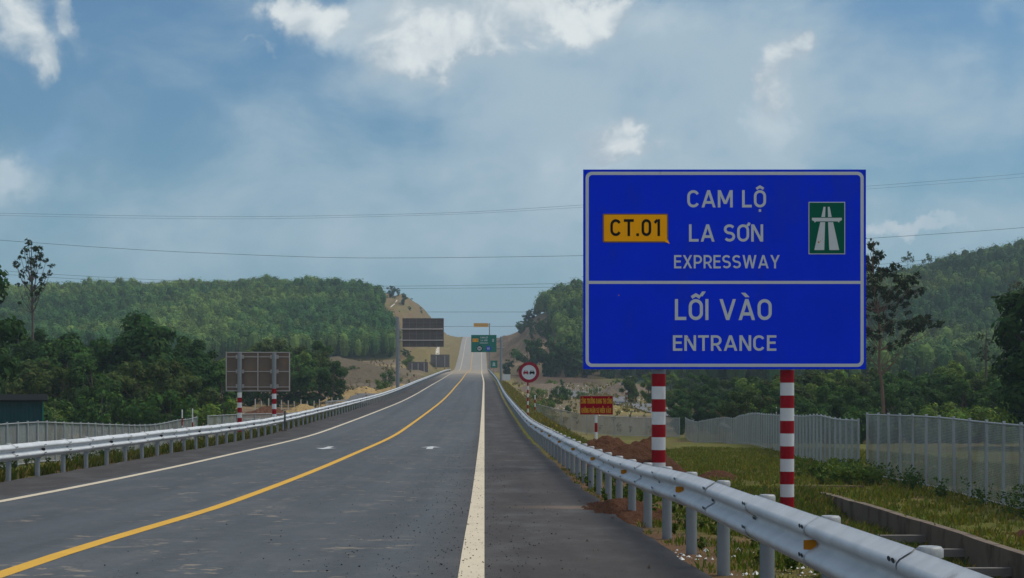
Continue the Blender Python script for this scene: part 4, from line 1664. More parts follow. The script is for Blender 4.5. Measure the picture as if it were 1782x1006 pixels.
# ------------------------------------------------------------------ open concrete drain
def drain():
    zt = gz(10.3, 32)
    t = thing('drain_channel', 'open concrete drain with cross beams between barrier and mesh fence', 'drain', (9.85, 33, zt))
    m = MB()
    yv = list(np.arange(DY0, DY1 + 0.1, 1.0))
    rnd = random.Random(4)
    jit = [rnd.uniform(-.03, .03) for _ in yv]

    def wall(x0, x1, drop, mb):
        top = []
        for i, y in enumerate(yv):
            z = max(gz(x1 + 0.1, y), gz(x0 - 0.1, y) - 0.2) if x0 > 9 else gz(x0 - 0.1, y)
            top.append(z + 0.03 + jit[i] - zt + (0.10 if y < 33 and x0 > 9 else 0))
        fit = np.polyfit(yv, top, 2)
        top = [float(np.polyval(fit, y)) + 0.04 + 0.4 * j for y, j in zip(yv, jit)]
        vs = []
        for i, y in enumerate(yv):
            for (x, z) in ((x0, top[i] - drop), (x1, top[i] - drop), (x1, top[i]), (x0, top[i])):
                vs.append((x - 9.85, y - 33, z))
        fs = []
        for i in range(len(yv) - 1):
            for q in range(4):
                a, b = i * 4 + q, i * 4 + (q + 1) % 4
                fs.append((a, a + 4, b + 4, b))
        mb.add(vs, fs, 0)
        e = len(vs) - 4
        mb.add(vs[:4], [(0, 1, 2, 3)], 0)
        mb.add(vs[e:], [(3, 2, 1, 0)], 0)
    wall(9.74, 9.94, 1.3, m)
    m.build('wall', 'concrete', t)
    y = 24.0
    me = None
    while y < 38:
        z = gz(10.1, y) - 0.26 - zt
        if me is None:
            b = MB()
            b.bar((-1.15, 0, 0), (-0.10, 0, 0.0), 0.17, 0.15)
            me = b.build('cross_beam', 'concrete beam', t, (0, y - 33, z)).data
        else:
            link('cross_beam', me, t, (0, y - 33, z))
        y += 2.9
    # cross branch
    z2 = gz(9.4, 51.6) - zt
    m = MB()
    m.box(6.9 - 9.85, 11.95 - 9.85, 50.62 - 33, 50.82 - 33, z2 - 1.2, z2 + 0.0)
    m.build('wall', 'old concrete', t)
    m = MB()
    m.box(6.9 - 9.85, 11.95 - 9.85, 49.2 - 33, 49.36 - 33, z2 - 1.2, z2 - 0.22)
    m.build('wall', 'old concrete', t)


drain()


# ------------------------------------------------------------------ heaps of soil
def mound(label, cx, cy, rx, ry, h, mat, seed, rz=0.0, n=84, lump=0.35, base=None, cat='soil heap'):
    t_ = np.linspace(-1.15, 1.15, n)
    U, V = np.meshgrid(t_, t_)
    d = np.sqrt(U ** 2 + V ** 2)
    ca, sa = math.cos(rz), math.sin(rz)
    X = cx + ca * U * rx - sa * V * ry
    Y = cy + sa * U * rx + ca * V * ry
    nz = fbm(U * 2.2 + seed * 3.7, V * 2.2 + seed * 1.3, 4)
    nf = fbm(U * 11 + seed, V * 11 + seed * 2, 4)
    prof = np.clip(1 - d * (0.85 + 0.3 * nz), -0.12, 1)
    Zl = h * np.where(prof > 0, prof ** 0.9 * (1 - lump + 2 * lump * nz), prof * 2) + (nf - .5) * (h * 0.16 + 0.10) * (prof > 0)
    g = ground(X, Y)
    Z = g + Zl - 0.02
    c0 = gz(cx, cy)
    me = grid_mesh('soil_mound', X - cx, Y - cy, Z - c0, mat)
    o = link('soil_mound', me, None, (cx, cy, c0))
    return tag(o, label, cat)


mound('brown soil heap round the foot of a blue sign post', 4.05, 38.9, 1.9, 2.4, 0.88, 'brown soil', 3)
mound('brown soil spill trailing from the heap towards the drain', 5.7, 36.4, 2.2, 1.5, 0.55, 'brown soil', 8, -0.5)
mound('reddish soil heap just beyond the sign post heap', 3.4, 43.0, 1.3, 1.8, 0.85, 'brown soil', 14)
mound('low brown soil spill over the pavement edge under the barrier', 1.85, 22.0, 0.75, 2.5, 0.20, 'brown soil', 5)
mound('small brown soil ridge on the grass by the drain end', 12.0, 33.5, 1.0, 1.2, 0.35, 'brown soil', 6)
mound('brown clod lying on the grass before the long fence', 8.0, 55, 0.9, 0.8, 0.35, 'brown soil', 7)
mound('tan sand bank behind the white mesh gate', -15.5, 205, 6.0, 13, 2.3, 'tan soil', 21)
mound('brown spoil heap under the posts of the grey backed sign', -22.0, 165, 3.2, 5, 1.5, 'brown soil', 22)
mound('tan spoil heap between the two banded sign posts', -19.3, 170, 2.8, 5, 1.7, 'tan soil', 23)
mound('grey rubble bank in front of the small dark sign backs', -24, 300, 9, 22, 2.4, 'bank earth', 24)
mound('dark earth bank beside the cantilever pole', -13.5, 215, 2.8, 7, 1.2, 'bank earth', 25)
mound('long earth bank at the foot of the wooded hill', -33, 350, 12, 18, 2.2, 'bank earth', 26)
mound('grey gravel heap beside the access road', 24, 272, 6.0, 12, 3.0, 'grey rubble', 27)
mound('brown earth bank under the trees beside the access road', 30, 200, 4.5, 8, 1.9, 'brown soil', 28)
mound('pale gravel heap beyond the pale stakes', 12.5, 300, 7, 10, 1.4, 'grey rubble', 29)


# ------------------------------------------------------------------ concrete gutters on the far cutting
def gutter(label, pts, wd):
    p3 = [Vector((x, y, gz(x, y) + 0.06)) for x, y in pts]
    dense = []
    for a, b in zip(p3[:-1], p3[1:]):
        for k in range(10):
            q = a.lerp(b, k / 10)
            q.z = gz(q.x, q.y) + 0.10
            dense.append(q)
    m = MB()
    vs, fs = [], []
    for q in dense:
        vs += [q + Vector((-wd / 2, 0, 0.15)) - p3[0], q + Vector((-wd / 4, 0, 0)) - p3[0], q + Vector((wd / 4, 0, 0)) - p3[0], q + Vector((wd / 2, 0, 0.15)) - p3[0]]
    for i in range(len(dense) - 1):
        for j in range(3):
            fs.append((i * 4 + j, i * 4 + j + 1, i * 4 + j + 5, i * 4 + j + 4))
    m.add(vs, fs, 0)
    return tag(m.build('concrete_gutter', 'pale concrete', None, p3[0]), label, 'gutter')


gutter('pale concrete gutter running up the tan bank beside the far road', [(-16.2, 520), (-17.5, 600), (-20, 690), (-21.5, 760)], 1.5)
gutter('pale concrete gutter slanting down the tan cutting above the small dark signs', [(-30, 545), (-24, 520), (-18, 500)], 1.2)
gutter('white concrete gutter at the top of the tan cutting beside the trees', [(-41, 706), (-40, 716), (-39, 724)], 0.6)


# ------------------------------------------------------------------ thin marker poles
def marker(label, px, py_top, Y, h, band=0.3, mats=('paint red', 'paint white'), r=0.04):
    c = P(px, py_top, Y)
    g = gz(c.x, Y)
    h = max(h, c.z - g)
    t = thing('marker_pole', label, 'marker pole', (c.x, Y, g))
    m = MB()
    striped_post(m, 0, 0, -0.3, h, r, band, False, 8, 0, 1)
    m.build('pole', list(mats), t)
    m = MB()
    m.tube([(0, 0, h), (0, 0, h + 0.03)], [r * 1.3, r * 0.6], 8)
    m.build('cap', 'paint white', t)


marker('thin white pole with a red band above the long fence', 1351, 709, 112, 2.2, 0.42)
marker('thin banded pole rising over the fence corner near the dark wood', 317, 714, 104, 2.2, 0.5)
marker('thin pale pole next to the banded one at the fence corner', 335, 712, 110, 2.2, 0.9)
marker('thin banded pole in the grass between round sign and red notice', 931, 712, 120, 1.4, 0.28)
marker('thin banded pole beside the access road bank', 1091, 681, 230, 2.0, 0.32)
tp = thing('marker_post', 'thin dark post standing at the barrier by the grey backed sign', 'marker post', (-8.93, 72, float(road(72))))
mb = MB()
mb.box(-0.035, 0.035, -0.035, 0.035, -0.02, 0.86)
mb.box(-0.045, 0.045, -0.045, 0.045, 0.86, 0.885)
mb.build('post', 'dark post', tp)
mb = MB()
mb.box(-0.11, 0.11, -0.11, 0.11, -0.05, 0.05)
mb.build('foot', 'concrete beam', tp)


# ------------------------------------------------------------------ teal shed
def shed():
    Y = 98.0
    c = P(75, 745, Y)
    g = gz(c.x - 2, Y)
    t = thing('shed', 'dark teal metal shed at the edge of the wood behind the mesh fence', 'shed', (c.x - 2.55, Y + 1.0, g), None, R(15.5))
    zt = P(75, 697, Y).z - g
    m = MB()
    n = 40
    x0, x1 = -2.2, 2.2
    for (ya, yb, xa, xb) in ((-1.6, -1.6, x0, x1), (1.6, 1.6, x1, x0)):
        vs = []
        for k in range(n + 1):
            x = xa + (xb - xa) * k / n
            o = 0.02 * (k % 2)
            vs += [(x, ya + (o if ya > 0 else -o), -0.3), (x, ya + (o if ya > 0 else -o), zt)]
        m.add(vs, [(2 * k, 2 * k + 2, 2 * k + 3, 2 * k + 1) for k in range(n)], 0)
    for x in (x0, x1):
        m.add([(x, -1.6, -0.3), (x, 1.6, -0.3), (x, 1.6, zt), (x, -1.6, zt)], [(0, 1, 2, 3)], 0)
    m.build('wall', 'shed teal', t)
    m = MB()
    m.add([(x0 - .25, -2.0, zt + .05), (x1 + .25, -2.0, zt + .05), (x1 + .25, 2.0, zt + .35), (x0 - .25, 2.0, zt + .35),
           (x0 - .25, -2.0, zt - .06), (x1 + .25, -2.0, zt - .06), (x1 + .25, 2.0, zt + .24), (x0 - .25, 2.0, zt + .24)],
          [(0, 1, 2, 3), (7, 6, 5, 4), (0, 4, 5, 1), (1, 5, 6, 2), (2, 6, 7, 3), (3, 7, 4, 0)], 0)
    m.build('roof', 'shed roof dark', t)
    m = MB()
    m.bar((x1 - 0.02, -1.66, -0.3), (x1 - 0.02, -1.66, zt), 0.07, 0.07)
    m.build('corner_trim', 'gantry green', t)


shed()


# ------------------------------------------------------------------ excavator by the access road
def excavator():
    Y = 270.0
    c = P(1094, 677, Y)
    g = gz(c.x, Y)
    t = thing('excavator', 'dark green digging machine parked on the bank at the edge of the trees', 'excavator', (c.x, Y, max(g, c.z)))
    for y in (-0.75, 0.75):
        m = MB()
        slab(m, rrect(-1.1, 1.1, -0.25, 0.38, 0.28, 5), y - 0.22, y + 0.22)
        m.build('track', 'machine dark', t)
    m = MB()
    slab(m, [(-1.2, 0.5), (1.0, 0.5), (1.0, 1.05), (0.6, 1.25), (-0.9, 1.25), (-1.2, 1.0)], -0.85, 0.85)
    m.tube([(0, 0, 0.3), (0, 0, 0.52)], 0.5, 12)
    m.build('body', 'machine green', t)
    m = MB()
    slab(m, [(-0.2, 1.26), (0.75, 1.26), (0.6, 2.05), (-0.15, 2.05)], -0.8, 0.1)
    cab = m.build('cab', 'machine green', t)
    m = MB()
    m.box(-0.2, 0.65, -0.85, 0.15, 2.05, 2.13)
    m.build('roof', 'machine white', cab)
    m = MB()
    m.bar((0.9, 0.3, 1.0), (2.0, 0.3, 1.75), 0.26, 0.34)
    m.bar((1.95, 0.3, 1.75), (3.1, 0.3, 1.3), 0.22, 0.26)
    m.build('boom', 'machine green', t)
    m = MB()
    m.bar((3.05, 0.3, 1.35), (3.2, 0.3, 0.3), 0.18, 0.2)
    slab(m, [(2.95, 0.35), (3.45, 0.3), (3.5, -0.1), (3.05, -0.2)], 0.0, 0.6)
    m.build('bucket_arm', 'machine dark', t)


excavator()


# ------------------------------------------------------------------ power lines
def wire(label, pts, Y, r, group=None):
    p = [P(a, b, Y) for a, b in pts]
    f = pchip([q.x for q in p], [q.z for q in p])
    X = np.linspace(p[0].x, p[-1].x, 60)
    z = f(X)
    m = MB()
    o = Vector((X[0], Y, float(z[0])))
    m.tube([Vector((a, Y, b)) - o for a, b in zip(X, z)], r, 6)
    return tag(m.build('power_line', 'wire black', None, o), label, 'power line', group)


WG = 'power lines crossing the valley'
wire('topmost faint power line, passing behind the upper half of the blue sign', [(-300, 362), (0, 371), (400, 377), (760, 371), (1010, 357), (1510, 324), (1782, 302), (2100, 268)], 320, 0.024, WG)
wire('faint power line running just under the topmost one', [(-300, 366), (0, 375), (400, 381), (760, 374), (1010, 361), (1510, 329), (1782, 308), (2100, 274)], 323, 0.02, WG)
wire('clearest dark power line, sagging above the round crown of the tall thin tree', [(-300, 392), (0, 418), (350, 440), (650, 449), (1010, 445), (1510, 415), (1782, 396), (2100, 362)], 300, 0.036, WG)
wire('power line crossing just above the wooded hill edge, upper of two close wires', [(-300, 440), (0, 471), (350, 490), (660, 498), (950, 494), (1200, 484), (1510, 462), (1900, 420)], 400, 0.038, WG)
wire('power line crossing just above the wooded hill edge, lower of two close wires', [(-300, 446), (0, 477), (350, 495), (660, 502), (950, 500), (1200, 490), (1510, 468), (1900, 426)], 402, 0.038, WG)
wire('far faint power line over the tan cutting', [(300, 530), (560, 539), (740, 543), (910, 543), (1200, 538), (1500, 528)], 1000, 0.12, WG)
wire('lowest far power line, level with the amber board', [(300, 556), (560, 564), (780, 568), (905, 568), (1200, 562), (1500, 552)], 1010, 0.12, WG)


# ------------------------------------------------------------------ trees
rng = np.random.RandomState(11)


def rand_dirs(n, r=rng):
    d = r.normal(size=(n, 3))
    return d / np.linalg.norm(d, axis=1, keepdims=True)


def leaf_verts(c, size, r=rng, droop=0.0, aspect=0.55, out=None):
    """rhombic leaves or leaf sprays round the given centres, mostly facing outward when a direction is given"""
    n = len(c)
    a = rand_dirs(n, r)
    if out is not None:
        nn = out / (np.linalg.norm(out, axis=1, keepdims=True) + 1e-6) + rand_dirs(n, r) * 0.55 + np.array([0, 0, 0.25])
        nn /= np.linalg.norm(nn, axis=1, keepdims=True)
        a = a - nn * (a * nn).sum(1, keepdims=True)
        a /= np.linalg.norm(a, axis=1, keepdims=True) + 1e-9
        b = np.cross(nn, a)
        s = size[:, None]
        return np.stack([c - a * s, c - b * s * aspect, c + a * s, c + b * s * aspect], 1).reshape(-1, 3)
    a[:, 2] = a[:, 2] * (1 - 0.4 * droop) - droop * 0.6
    a /= np.linalg.norm(a, axis=1, keepdims=True)
    b = np.cross(a, rand_dirs(n, r))
    b /= np.linalg.norm(b, axis=1, keepdims=True) + 1e-9
    s = size[:, None]
    v = np.stack([c - a * s, c - b * s * aspect, c + a * s, c + b * s * aspect], 1)
    return v.reshape(-1, 3)


def clump_points(clumps, per, r=rng, shell=0.45, flat=0.8, with_dirs=False):
    out, dirs = [], []
    for (x, y, z, rad) in clumps:
        n = max(6, int(per * (rad ** 2)))
        d = rand_dirs(n, r)
        k = (shell + (1 - shell) * r.rand(n)) * rad * (0.8 + 0.35 * r.rand(n))
        p = d * k[:, None]
        p[:, 2] *= flat
        out.append(p + np.array([x, y, z]))
        dirs.append(d)
    return (np.concatenate(out), np.concatenate(dirs)) if with_dirs else np.concatenate(out)


def tint(n, base, r=rng, var=0.28, hue=0.25, rep=4):
    k = 1 + var * (r.rand(n) * 2 - 1)
    h = hue * (r.rand(n) * 2 - 1)
    c = np.array(base)[None, :] * k[:, None]
    c[:, 0] *= 1 + h
    c[:, 2] *= 1 - 0.5 * h
    return np.repeat(np.clip(c, 0.003, 1), rep, 0)


DARK, MID, LIGHT, OLIVE, RUSTY = (.027, .068, .016), (.043, .096, .021), (.105, .165, .030), (.056, .084, .022), (.10, .075, .025)


def make_tree(name, height, width, base, seed, leaf=0.185, per=290, low=0.08, conic=0.0, trunk_r=0.13, bark='bark grey', nclump=22, open_=0.0, ruddy=None):
    """tapered trunk with limbs that carry uneven leaf clumps; returns the thing at the origin"""
    r = np.random.RandomState(seed)
    clumps = []
    for k in range(nclump):
        q = (k + 0.5) / nclump
        z = height * (low + (0.97 - low) * q ** 0.85)
        prof = math.sin(math.pi * min(1, max(0, 0.20 + 0.78 * (1 - q) ** (0.8 + conic)))) ** 0.7
        rad = width * prof * (0.30 + 0.70 * r.rand()) * (1.0 if q < 0.9 else 0.4)
        a = r.rand() * 6.283 + k * 2.4
        rr = width * (0.26 + 0.20 * r.rand()) * (1.0 if q < 0.8 else 0.72)
        clumps.append((rad * math.cos(a), rad * math.sin(a), z - rr * 0.3, rr))
    t = thing(name, 'tree', 'tree')
    m = MB()
    bend = [(0, 0, -0.4), (0.05 * width * r.randn(), 0.05 * width * r.randn(), height * 0.3), (0.08 * width * r.randn(), 0.08 * width * r.randn(), height * 0.6), (0, 0, height * 0.93)]
    m.tube(bend, [trunk_r * 1.2, trunk_r, trunk_r * 0.65, 0.02], 8)
    for (x, y, z, rr) in clumps[::2]:
        q = max(0.12, min(0.85, (z - 0.5 * rr - 0.8) / height))
        p0 = Vector((bend[1][0], bend[1][1], height * q * 0.9))
        m.tube([p0, p0.lerp(Vector((x, y, z)), 0.5) + Vector((0, 0, 0.15)), (x, y, z)], [trunk_r * 0.45, trunk_r * 0.3, 0.015], 5)
    m.build('trunk', bark, t)
    pts, dr = clump_points(clumps, per, r, 0.5, with_dirs=True)
    n = len(pts)
    dr = dr + 0.6 * np.stack([pts[:, 0] / width, pts[:, 1] / width, (pts[:, 2] - height * 0.5) / (height * 0.5)], 1)
    vs = leaf_verts(pts, leaf * (0.6 + 0.8 * r.rand(n)), r, 0.2, 0.55, dr)
    cols = tint(n, base, r)
    if ruddy is not None:
        k = np.repeat(r.rand(n) < ruddy, 4)
        cols[k] = tint(int(k.sum() // 4), RUSTY, r)
    link('crown', np_mesh('crown', vs, 4, 'leaves', cols), t)
    return t


PROTO = {
    'dark_a': make_tree('broadleaf_tree', 9.0, 2.9, DARK, 1, nclump=26),
    'dark_b': make_tree('broadleaf_tree', 8.4, 2.7, MID, 2, nclump=24),
    'dark_c': make_tree('broadleaf_tree', 9.4, 2.5, DARK, 3, conic=0.4, nclump=24),
    'mid_a': make_tree('broadleaf_tree', 7.4, 2.6, MID, 4, nclump=22),
    'mid_b': make_tree('broadleaf_tree', 7.0, 2.8, OLIVE, 5, nclump=22),
    'light_a': make_tree('broadleaf_tree', 7.5, 2.5, LIGHT, 6, nclump=22),
    'ruddy': make_tree('broadleaf_tree', 6.8, 2.3, OLIVE, 7, ruddy=0.35, per=170),
    'bush_a': make_tree('bush', 3.4, 2.0, MID, 8, low=0.05, nclump=14, trunk_r=0.05, leaf=0.14, per=230),
    'bush_b': make_tree('bush', 2.8, 1.9, LIGHT, 9, low=0.05, nclump=13, trunk_r=0.05, leaf=0.14, per=230),
    'far_a': make_tree('broadleaf_tree', 10.0, 3.2, DARK, 10, leaf=0.42, per=40, nclump=20),
    'far_b': make_tree('broadleaf_tree', 9.0, 3.4, MID, 12, leaf=0.42, per=40, nclump=20),
}
USED = set()
prnd = random.Random(21)


def plant(kind, x, y, scale, label, cat='tree', group=None, sx=None):
    p = PROTO[kind]
    if kind in USED:
        p = copy_tree(p)
    USED.add(kind)
    p.location = (x, y, gz(x, y) - 0.05)
    p.rotation_euler = (0, 0, prnd.uniform(0, 6.28))
    k = sx or prnd.uniform(0.92, 1.12)
    p.scale = (scale * k, scale * k, scale)
    return tag(p, label, cat, group)


def treetop(px, py, Y, x=None):
    """scale so that a tree at depth Y reaches the given picture height"""
    c = P(px, py, Y)
    return c.x, c.z - gz(c.x, Y)


def wood(profile, Y0, rows, dx, kinds, heights, label, group, jitter=0.5, drop=0.0, seed=1, hvar=0.12):
    """rows of individual trees whose tops follow the (pixel x, pixel y) profile"""
    rnd = random.Random(seed)
    fx, fy = [a for a, b in profile], [b for a, b in profile]
    n = 0
    for r_i in range(rows):
        Y = Y0 + r_i * 8.5
        x = (fx[0] - 843) / F * Y
        x1 = (fx[-1] - 843) / F * Y
        while x < x1:
            yj = Y + rnd.uniform(-2.5, 2.5)
            px = 843 + F * x / yj
            top = np.interp(px, fx, fy)
            hgt = CZ - (top - 650) / F * yj - gz(x, yj)
            hgt *= 1 + rnd.uniform(-hvar, hvar * 0.25) - drop * (rows - 1 - r_i)
            kd = rnd.choice(kinds[min(r_i, len(kinds) - 1)])
            plant(kd, x + rnd.uniform(-jitter, jitter), yj, max(2.0, hgt) / heights[kd], label, 'tree', group)
            x += dx * rnd.uniform(0.8, 1.2)
            n += 1
    return n


H = {'dark_a': 9.0, 'dark_b': 8.4, 'dark_c': 9.4, 'mid_a': 7.4, 'mid_b': 7.0, 'light_a': 7.5, 'ruddy': 6.8, 'bush_a': 3.4, 'bush_b': 2.8, 'far_a': 10.0, 'far_b': 9.0}
# wood behind the shed and the near fence
wood([(-60, 540), (0, 562), (60, 562), (130, 574), (200, 575), (245, 560), (290, 572), (340, 585), (375, 592), (392, 612)], 128, 4, 2.6,
     [['mid_a', 'dark_b', 'ruddy', 'mid_b'], ['dark_a', 'dark_b', 'dark_c'], ['dark_a', 'dark_c', 'dark_b']], H,
     'dark green broadleaf tree packed in the wood behind the teal shed', 'trees of the wood behind the teal shed', drop=0.09, seed=3, hvar=0.09)
wood([(60, 700), (150, 672), (240, 690), (330, 672), (388, 690)], 117, 1, 2.5, [['bush_a', 'bush_b', 'bush_a']], H,
     'rounded green bush at the foot of the wood behind the fence', 'bushes at the foot of the wood', seed=6)
plant('dark_a', *[P(243, 0, 138).x, 138], 1.16, 'domed tree standing taller than the wood behind the grey backed sign', sx=1.2)
wood([(-40, 420), (-8, 440), (-2, 560)], 108, 1, 2.2, [['dark_c', 'dark_a']], H, 'tall dark tree at the frame edge next to the shed', 'tall trees beside the shed', seed=8)
# clump behind the grey backed sign
wood([(440, 620), (490, 595), (545, 588), (574, 604), (588, 636)], 196, 3, 2.3, [['mid_a', 'light_a'], ['dark_b', 'light_a', 'mid_b']], H,
     'sunlit green tree in the clump next to the tan bank', 'trees in the clump next to the tan bank', drop=0.1, seed=9)
wood([(395, 618), (430, 600), (480, 590), (520, 588)], 225, 1, 3.4, [['light_a', 'mid_b']], H,
     'light green tree showing above the grey backed sign', 'light trees above the grey backed sign', seed=10)
# wood behind the blue sign
wood([(1310, 646), (1360, 640), (1420, 640), (1505, 636), (1560, 640), (1610, 640), (1660, 622), (1720, 628), (1790, 610), (1850, 600)], 126, 5, 2.9,
     [['mid_a', 'dark_b', 'mid_b', 'dark_a'], ['dark_a', 'dark_b', 'mid_a'], ['light_a', 'mid_b', 'dark_b']], H,
     'dark green broadleaf tree in the wood beyond the fences and blue sign', 'trees of the wood beyond the blue sign', drop=0.05, seed=12, hvar=0.1)
wood([(1185, 668), (1220, 650), (1270, 645), (1325, 642)], 168, 3, 3.0, [['mid_a', 'dark_b', 'light_a'], ['dark_a', 'dark_b'], ['dark_a', 'mid_b']], H,
     'green tree in the thicket where the receding fence ends', 'trees in the thicket at the fence end', drop=0.14, seed=18)
wood([(1330, 700), (1400, 705), (1540, 706), (1620, 700), (1790, 690)], 112, 1, 2.7, [['bush_a', 'bush_b', 'bush_a']], H,
     'rounded bush along the wood beyond the receding fence', 'bushes along the wood beyond the fence', seed=13)
wood([(1800, 470), (1825, 450), (1860, 440)], 96, 1, 2.0, [['dark_a', 'dark_c']], H, 'tall black-green tree at the frame edge behind the tall fence', 'tall trees behind the tall fence', seed=14)
# trees on the dark cutting and its foot
wood([(884, 622), (910, 590), (950, 566), (985, 575), (1020, 590), (1090, 600), (1200, 600)], 392, 2, 4.6, [['far_a', 'far_b'], ['far_b', 'far_a']], H,
     'round green tree at the foot of the dark cutting behind the round sign', 'trees at the foot of the dark cutting', drop=0.12, seed=15)
wood([(1100, 650), (1125, 646), (1190, 640), (1240, 648)], 235, 1, 3.2, [['light_a', 'mid_b', 'mid_a']], H,
     'bright green tree beside the access road behind a sign post', 'trees beside the access road', seed=16)


wood([(655, 612), (672, 600), (690, 606), (712, 622)], 436, 2, 4.5, [['far_a', 'bush_a', 'far_b']], H,
     'dark shrubby tree at the foot of the tan cutting', 'shrubby trees below the tan cutting', seed=19)
for k in range(13):
    yk = prnd.uniform(700, 785)
    plant(prnd.choice(['bush_a', 'bush_b', 'far_a']), prnd.uniform(-45, -29), yk, prnd.uniform(0.3, 0.6), 'small green bush on the bare tan knoll above the cantilever sign', 'bush', 'bushes on the tan knoll')
for k in range(17):
    yk = prnd.uniform(455, 640)
    xk = prnd.uniform(10.5, 21)
    plant(prnd.choice(['far_a', 'far_b', 'bush_a']), xk, yk, prnd.uniform(0.35, 0.62), 'small tree clinging to the bare dark cutting beyond the round sign', 'tree', 'small trees on the dark cutting')


def sparse_tree(name, label, Y, foot, trunk, clumps, scale_px, seed, bark, base, limbs_from, per=60, leaf=0.17, depth=1.0, trunk_r=0.13):
    """tall thin tree: limbs and leaf clumps measured in metres from the foot"""
    r = np.random.RandomState(seed)
    s = F / Y
    c = P(foot[0], foot[1], Y)
    g = gz(c.x, Y)
    t = thing(name, label, 'tree', (c.x, Y, g))
    top0 = c.z - g
    M = lambda p: ((p[0] - foot[0]) / s, 0.0, (foot[1] - p[1]) / s + top0)
    cl = []
    for (x, y, rad) in clumps:
        a = M((x, y))
        cl.append((a[0], r.uniform(-1, 1) * depth * 1.4, a[2], rad / s))
    m = MB()
    tr = [Vector((0, 0, -0.4))] + [Vector(M(p)) for p in trunk]
    m.tube(tr, [trunk_r * (1 - 0.85 * k / (len(tr) - 1)) for k in range(len(tr))], 9)
    for (x, y, z, rad) in cl:
        k = min(range(len(limbs_from)), key=lambda i: abs(M(limbs_from[i])[2] - (z - 2.6)))
        p0 = Vector(M(limbs_from[k]))
        e = Vector((x, y, z))
        mid = p0.lerp(e, 0.5) + Vector(((x - p0.x) * 0.12, 0, -0.2))
        m.tube([p0, mid, e, e + Vector((r.uniform(-.2, .2), r.uniform(-.2, .2), rad * .7))], [0.045, 0.03, 0.016, 0.006], 5)
        for q in range(3):
            d = Vector(rand_dirs(1, r)[0]) * rad * 0.9
            m.tube([e, e + d], [0.016, 0.005], 4)
    m.build('trunk', bark, t)
    sub = []
    for (x, y, z, rad) in cl:
        for q in range(8):
            d = rand_dirs(1, r)[0] * rad * r.uniform(0.4, 1.05)
            sub.append((x + d[0], y + d[1], z + d[2] * 0.8, rad * r.uniform(0.28, 0.5)))
    pts = clump_points(sub, per, r, 0.15, 0.85)
    n = len(pts)
    link('crown', np_mesh('crown', leaf_verts(pts, leaf * (0.6 + 0.8 * r.rand(n)), r, 0.5, 0.4), 4, 'leaves', tint(n, base, r)), t)


z1 = 4.575
LC = [(245, 100, 36), (190, 150, 36), (325, 155, 42), (255, 200, 52), (290, 150, 34), (160, 225, 30), (112, 262, 36), (130, 290, 22), (380, 255, 34), (430, 292, 27), (285, 262, 42), (230, 240, 36),
      (230, 310, 30), (315, 305, 36), (155, 322, 22), (190, 367, 30), (352, 370, 25), (275, 352, 32), (392, 340, 24), (240, 400, 24), (200, 420, 18), (345, 430, 26), (330, 480, 24), (310, 510, 20), (300, 380, 22),
      (160, 440, 20), (215, 180, 34), (300, 215, 36), (245, 450, 20), (270, 520, 16), (190, 585, 16), (350, 400, 18)]
sparse_tree('eucalyptus_tree', 'tall thin tree with vase-shaped bare limbs above the wood', 150, (57, 565),
            [(57, 545), (56, 520), (55, 495), (54, 465), (55, 440), (54, 420)],
            [(a / z1, 400 + b / z1, c / z1) for a, b, c in LC], z1, 5, 'bark grey', (.028, .05, .018),
            [(57, 545), (56, 530), (55, 510), (55, 492), (54, 470), (54, 455)], per=330, leaf=0.13)
z2 = 2.96
RC = [(98, 75, 24), (130, 95, 26), (145, 130, 32), (110, 150, 36), (100, 205, 40), (160, 225, 46), (230, 215, 46), (250, 260, 50), (310, 290, 46), (345, 320, 26), (290, 320, 36), (200, 310, 50), (130, 320, 42),
      (100, 280, 40), (240, 370, 46), (170, 390, 40), (300, 465, 46), (370, 480, 46), (425, 465, 28), (440, 490, 22), (340, 520, 42), (235, 510, 50), (165, 470, 42), (120, 540, 36), (100, 420, 42), (250, 575, 30), (290, 560, 28),
      (60, 180, 44), (20, 240, 50), (-30, 300, 50), (40, 330, 46), (0, 400, 50), (-60, 380, 40), (50, 480, 44), (-20, 500, 40), (60, 100, 34), (40, 40, 30), (200, 600, 22), (110, 620, 24), (330, 240, 22)]
sparse_tree('eucalyptus_tree', 'tall ragged tree with a ruddy trunk half hidden by the blue sign', 124, (1538, 729),
            [(1537, 700), (1534, 665), (1530, 635), (1531, 590), (1528, 540), (1522, 490), (1515, 440)],
            [(1480 + a / z2, 400 + b / z2, 1.25 * c / z2) for a, b, c in RC], z2, 7, 'bark ruddy', (.034, .052, .022),
            [(1533, 655), (1531, 640), (1531, 610), (1530, 580), (1528, 545), (1524, 510), (1520, 480)], per=300, leaf=0.15, trunk_r=0.16)
z3 = 2.52
sparse_tree('eucalyptus_tree', 'bare brownish tree standing behind the dark frame edge tree', 150, (1748, 640),
            [(1748, 600), (1750, 550), (1752, 510)], [(1756, 500, 12), (1750, 520, 13), (1762, 530, 14), (1745, 545, 12), (1768, 505, 12), (1758, 560, 14), (1740, 570, 10)], z3, 9, 'bark grey', (.06, .06, .035),
            [(1748, 600), (1750, 560), (1752, 530)], per=60, leaf=0.16)
sparse_tree('ivy_trunk_tree', 'ivy-covered dead trunk in front of the dark blue hillside', 150, (1716, 640),
            [(1716, 610), (1716, 590), (1717, 575)], [(1711, 585, 8), (1712, 597, 9), (1714, 610, 9), (1710, 620, 8), (1717, 625, 8)], z3, 10, 'bark grey', (.045, .065, .03),
            [(1716, 620), (1716, 600)], per=90, leaf=0.14)
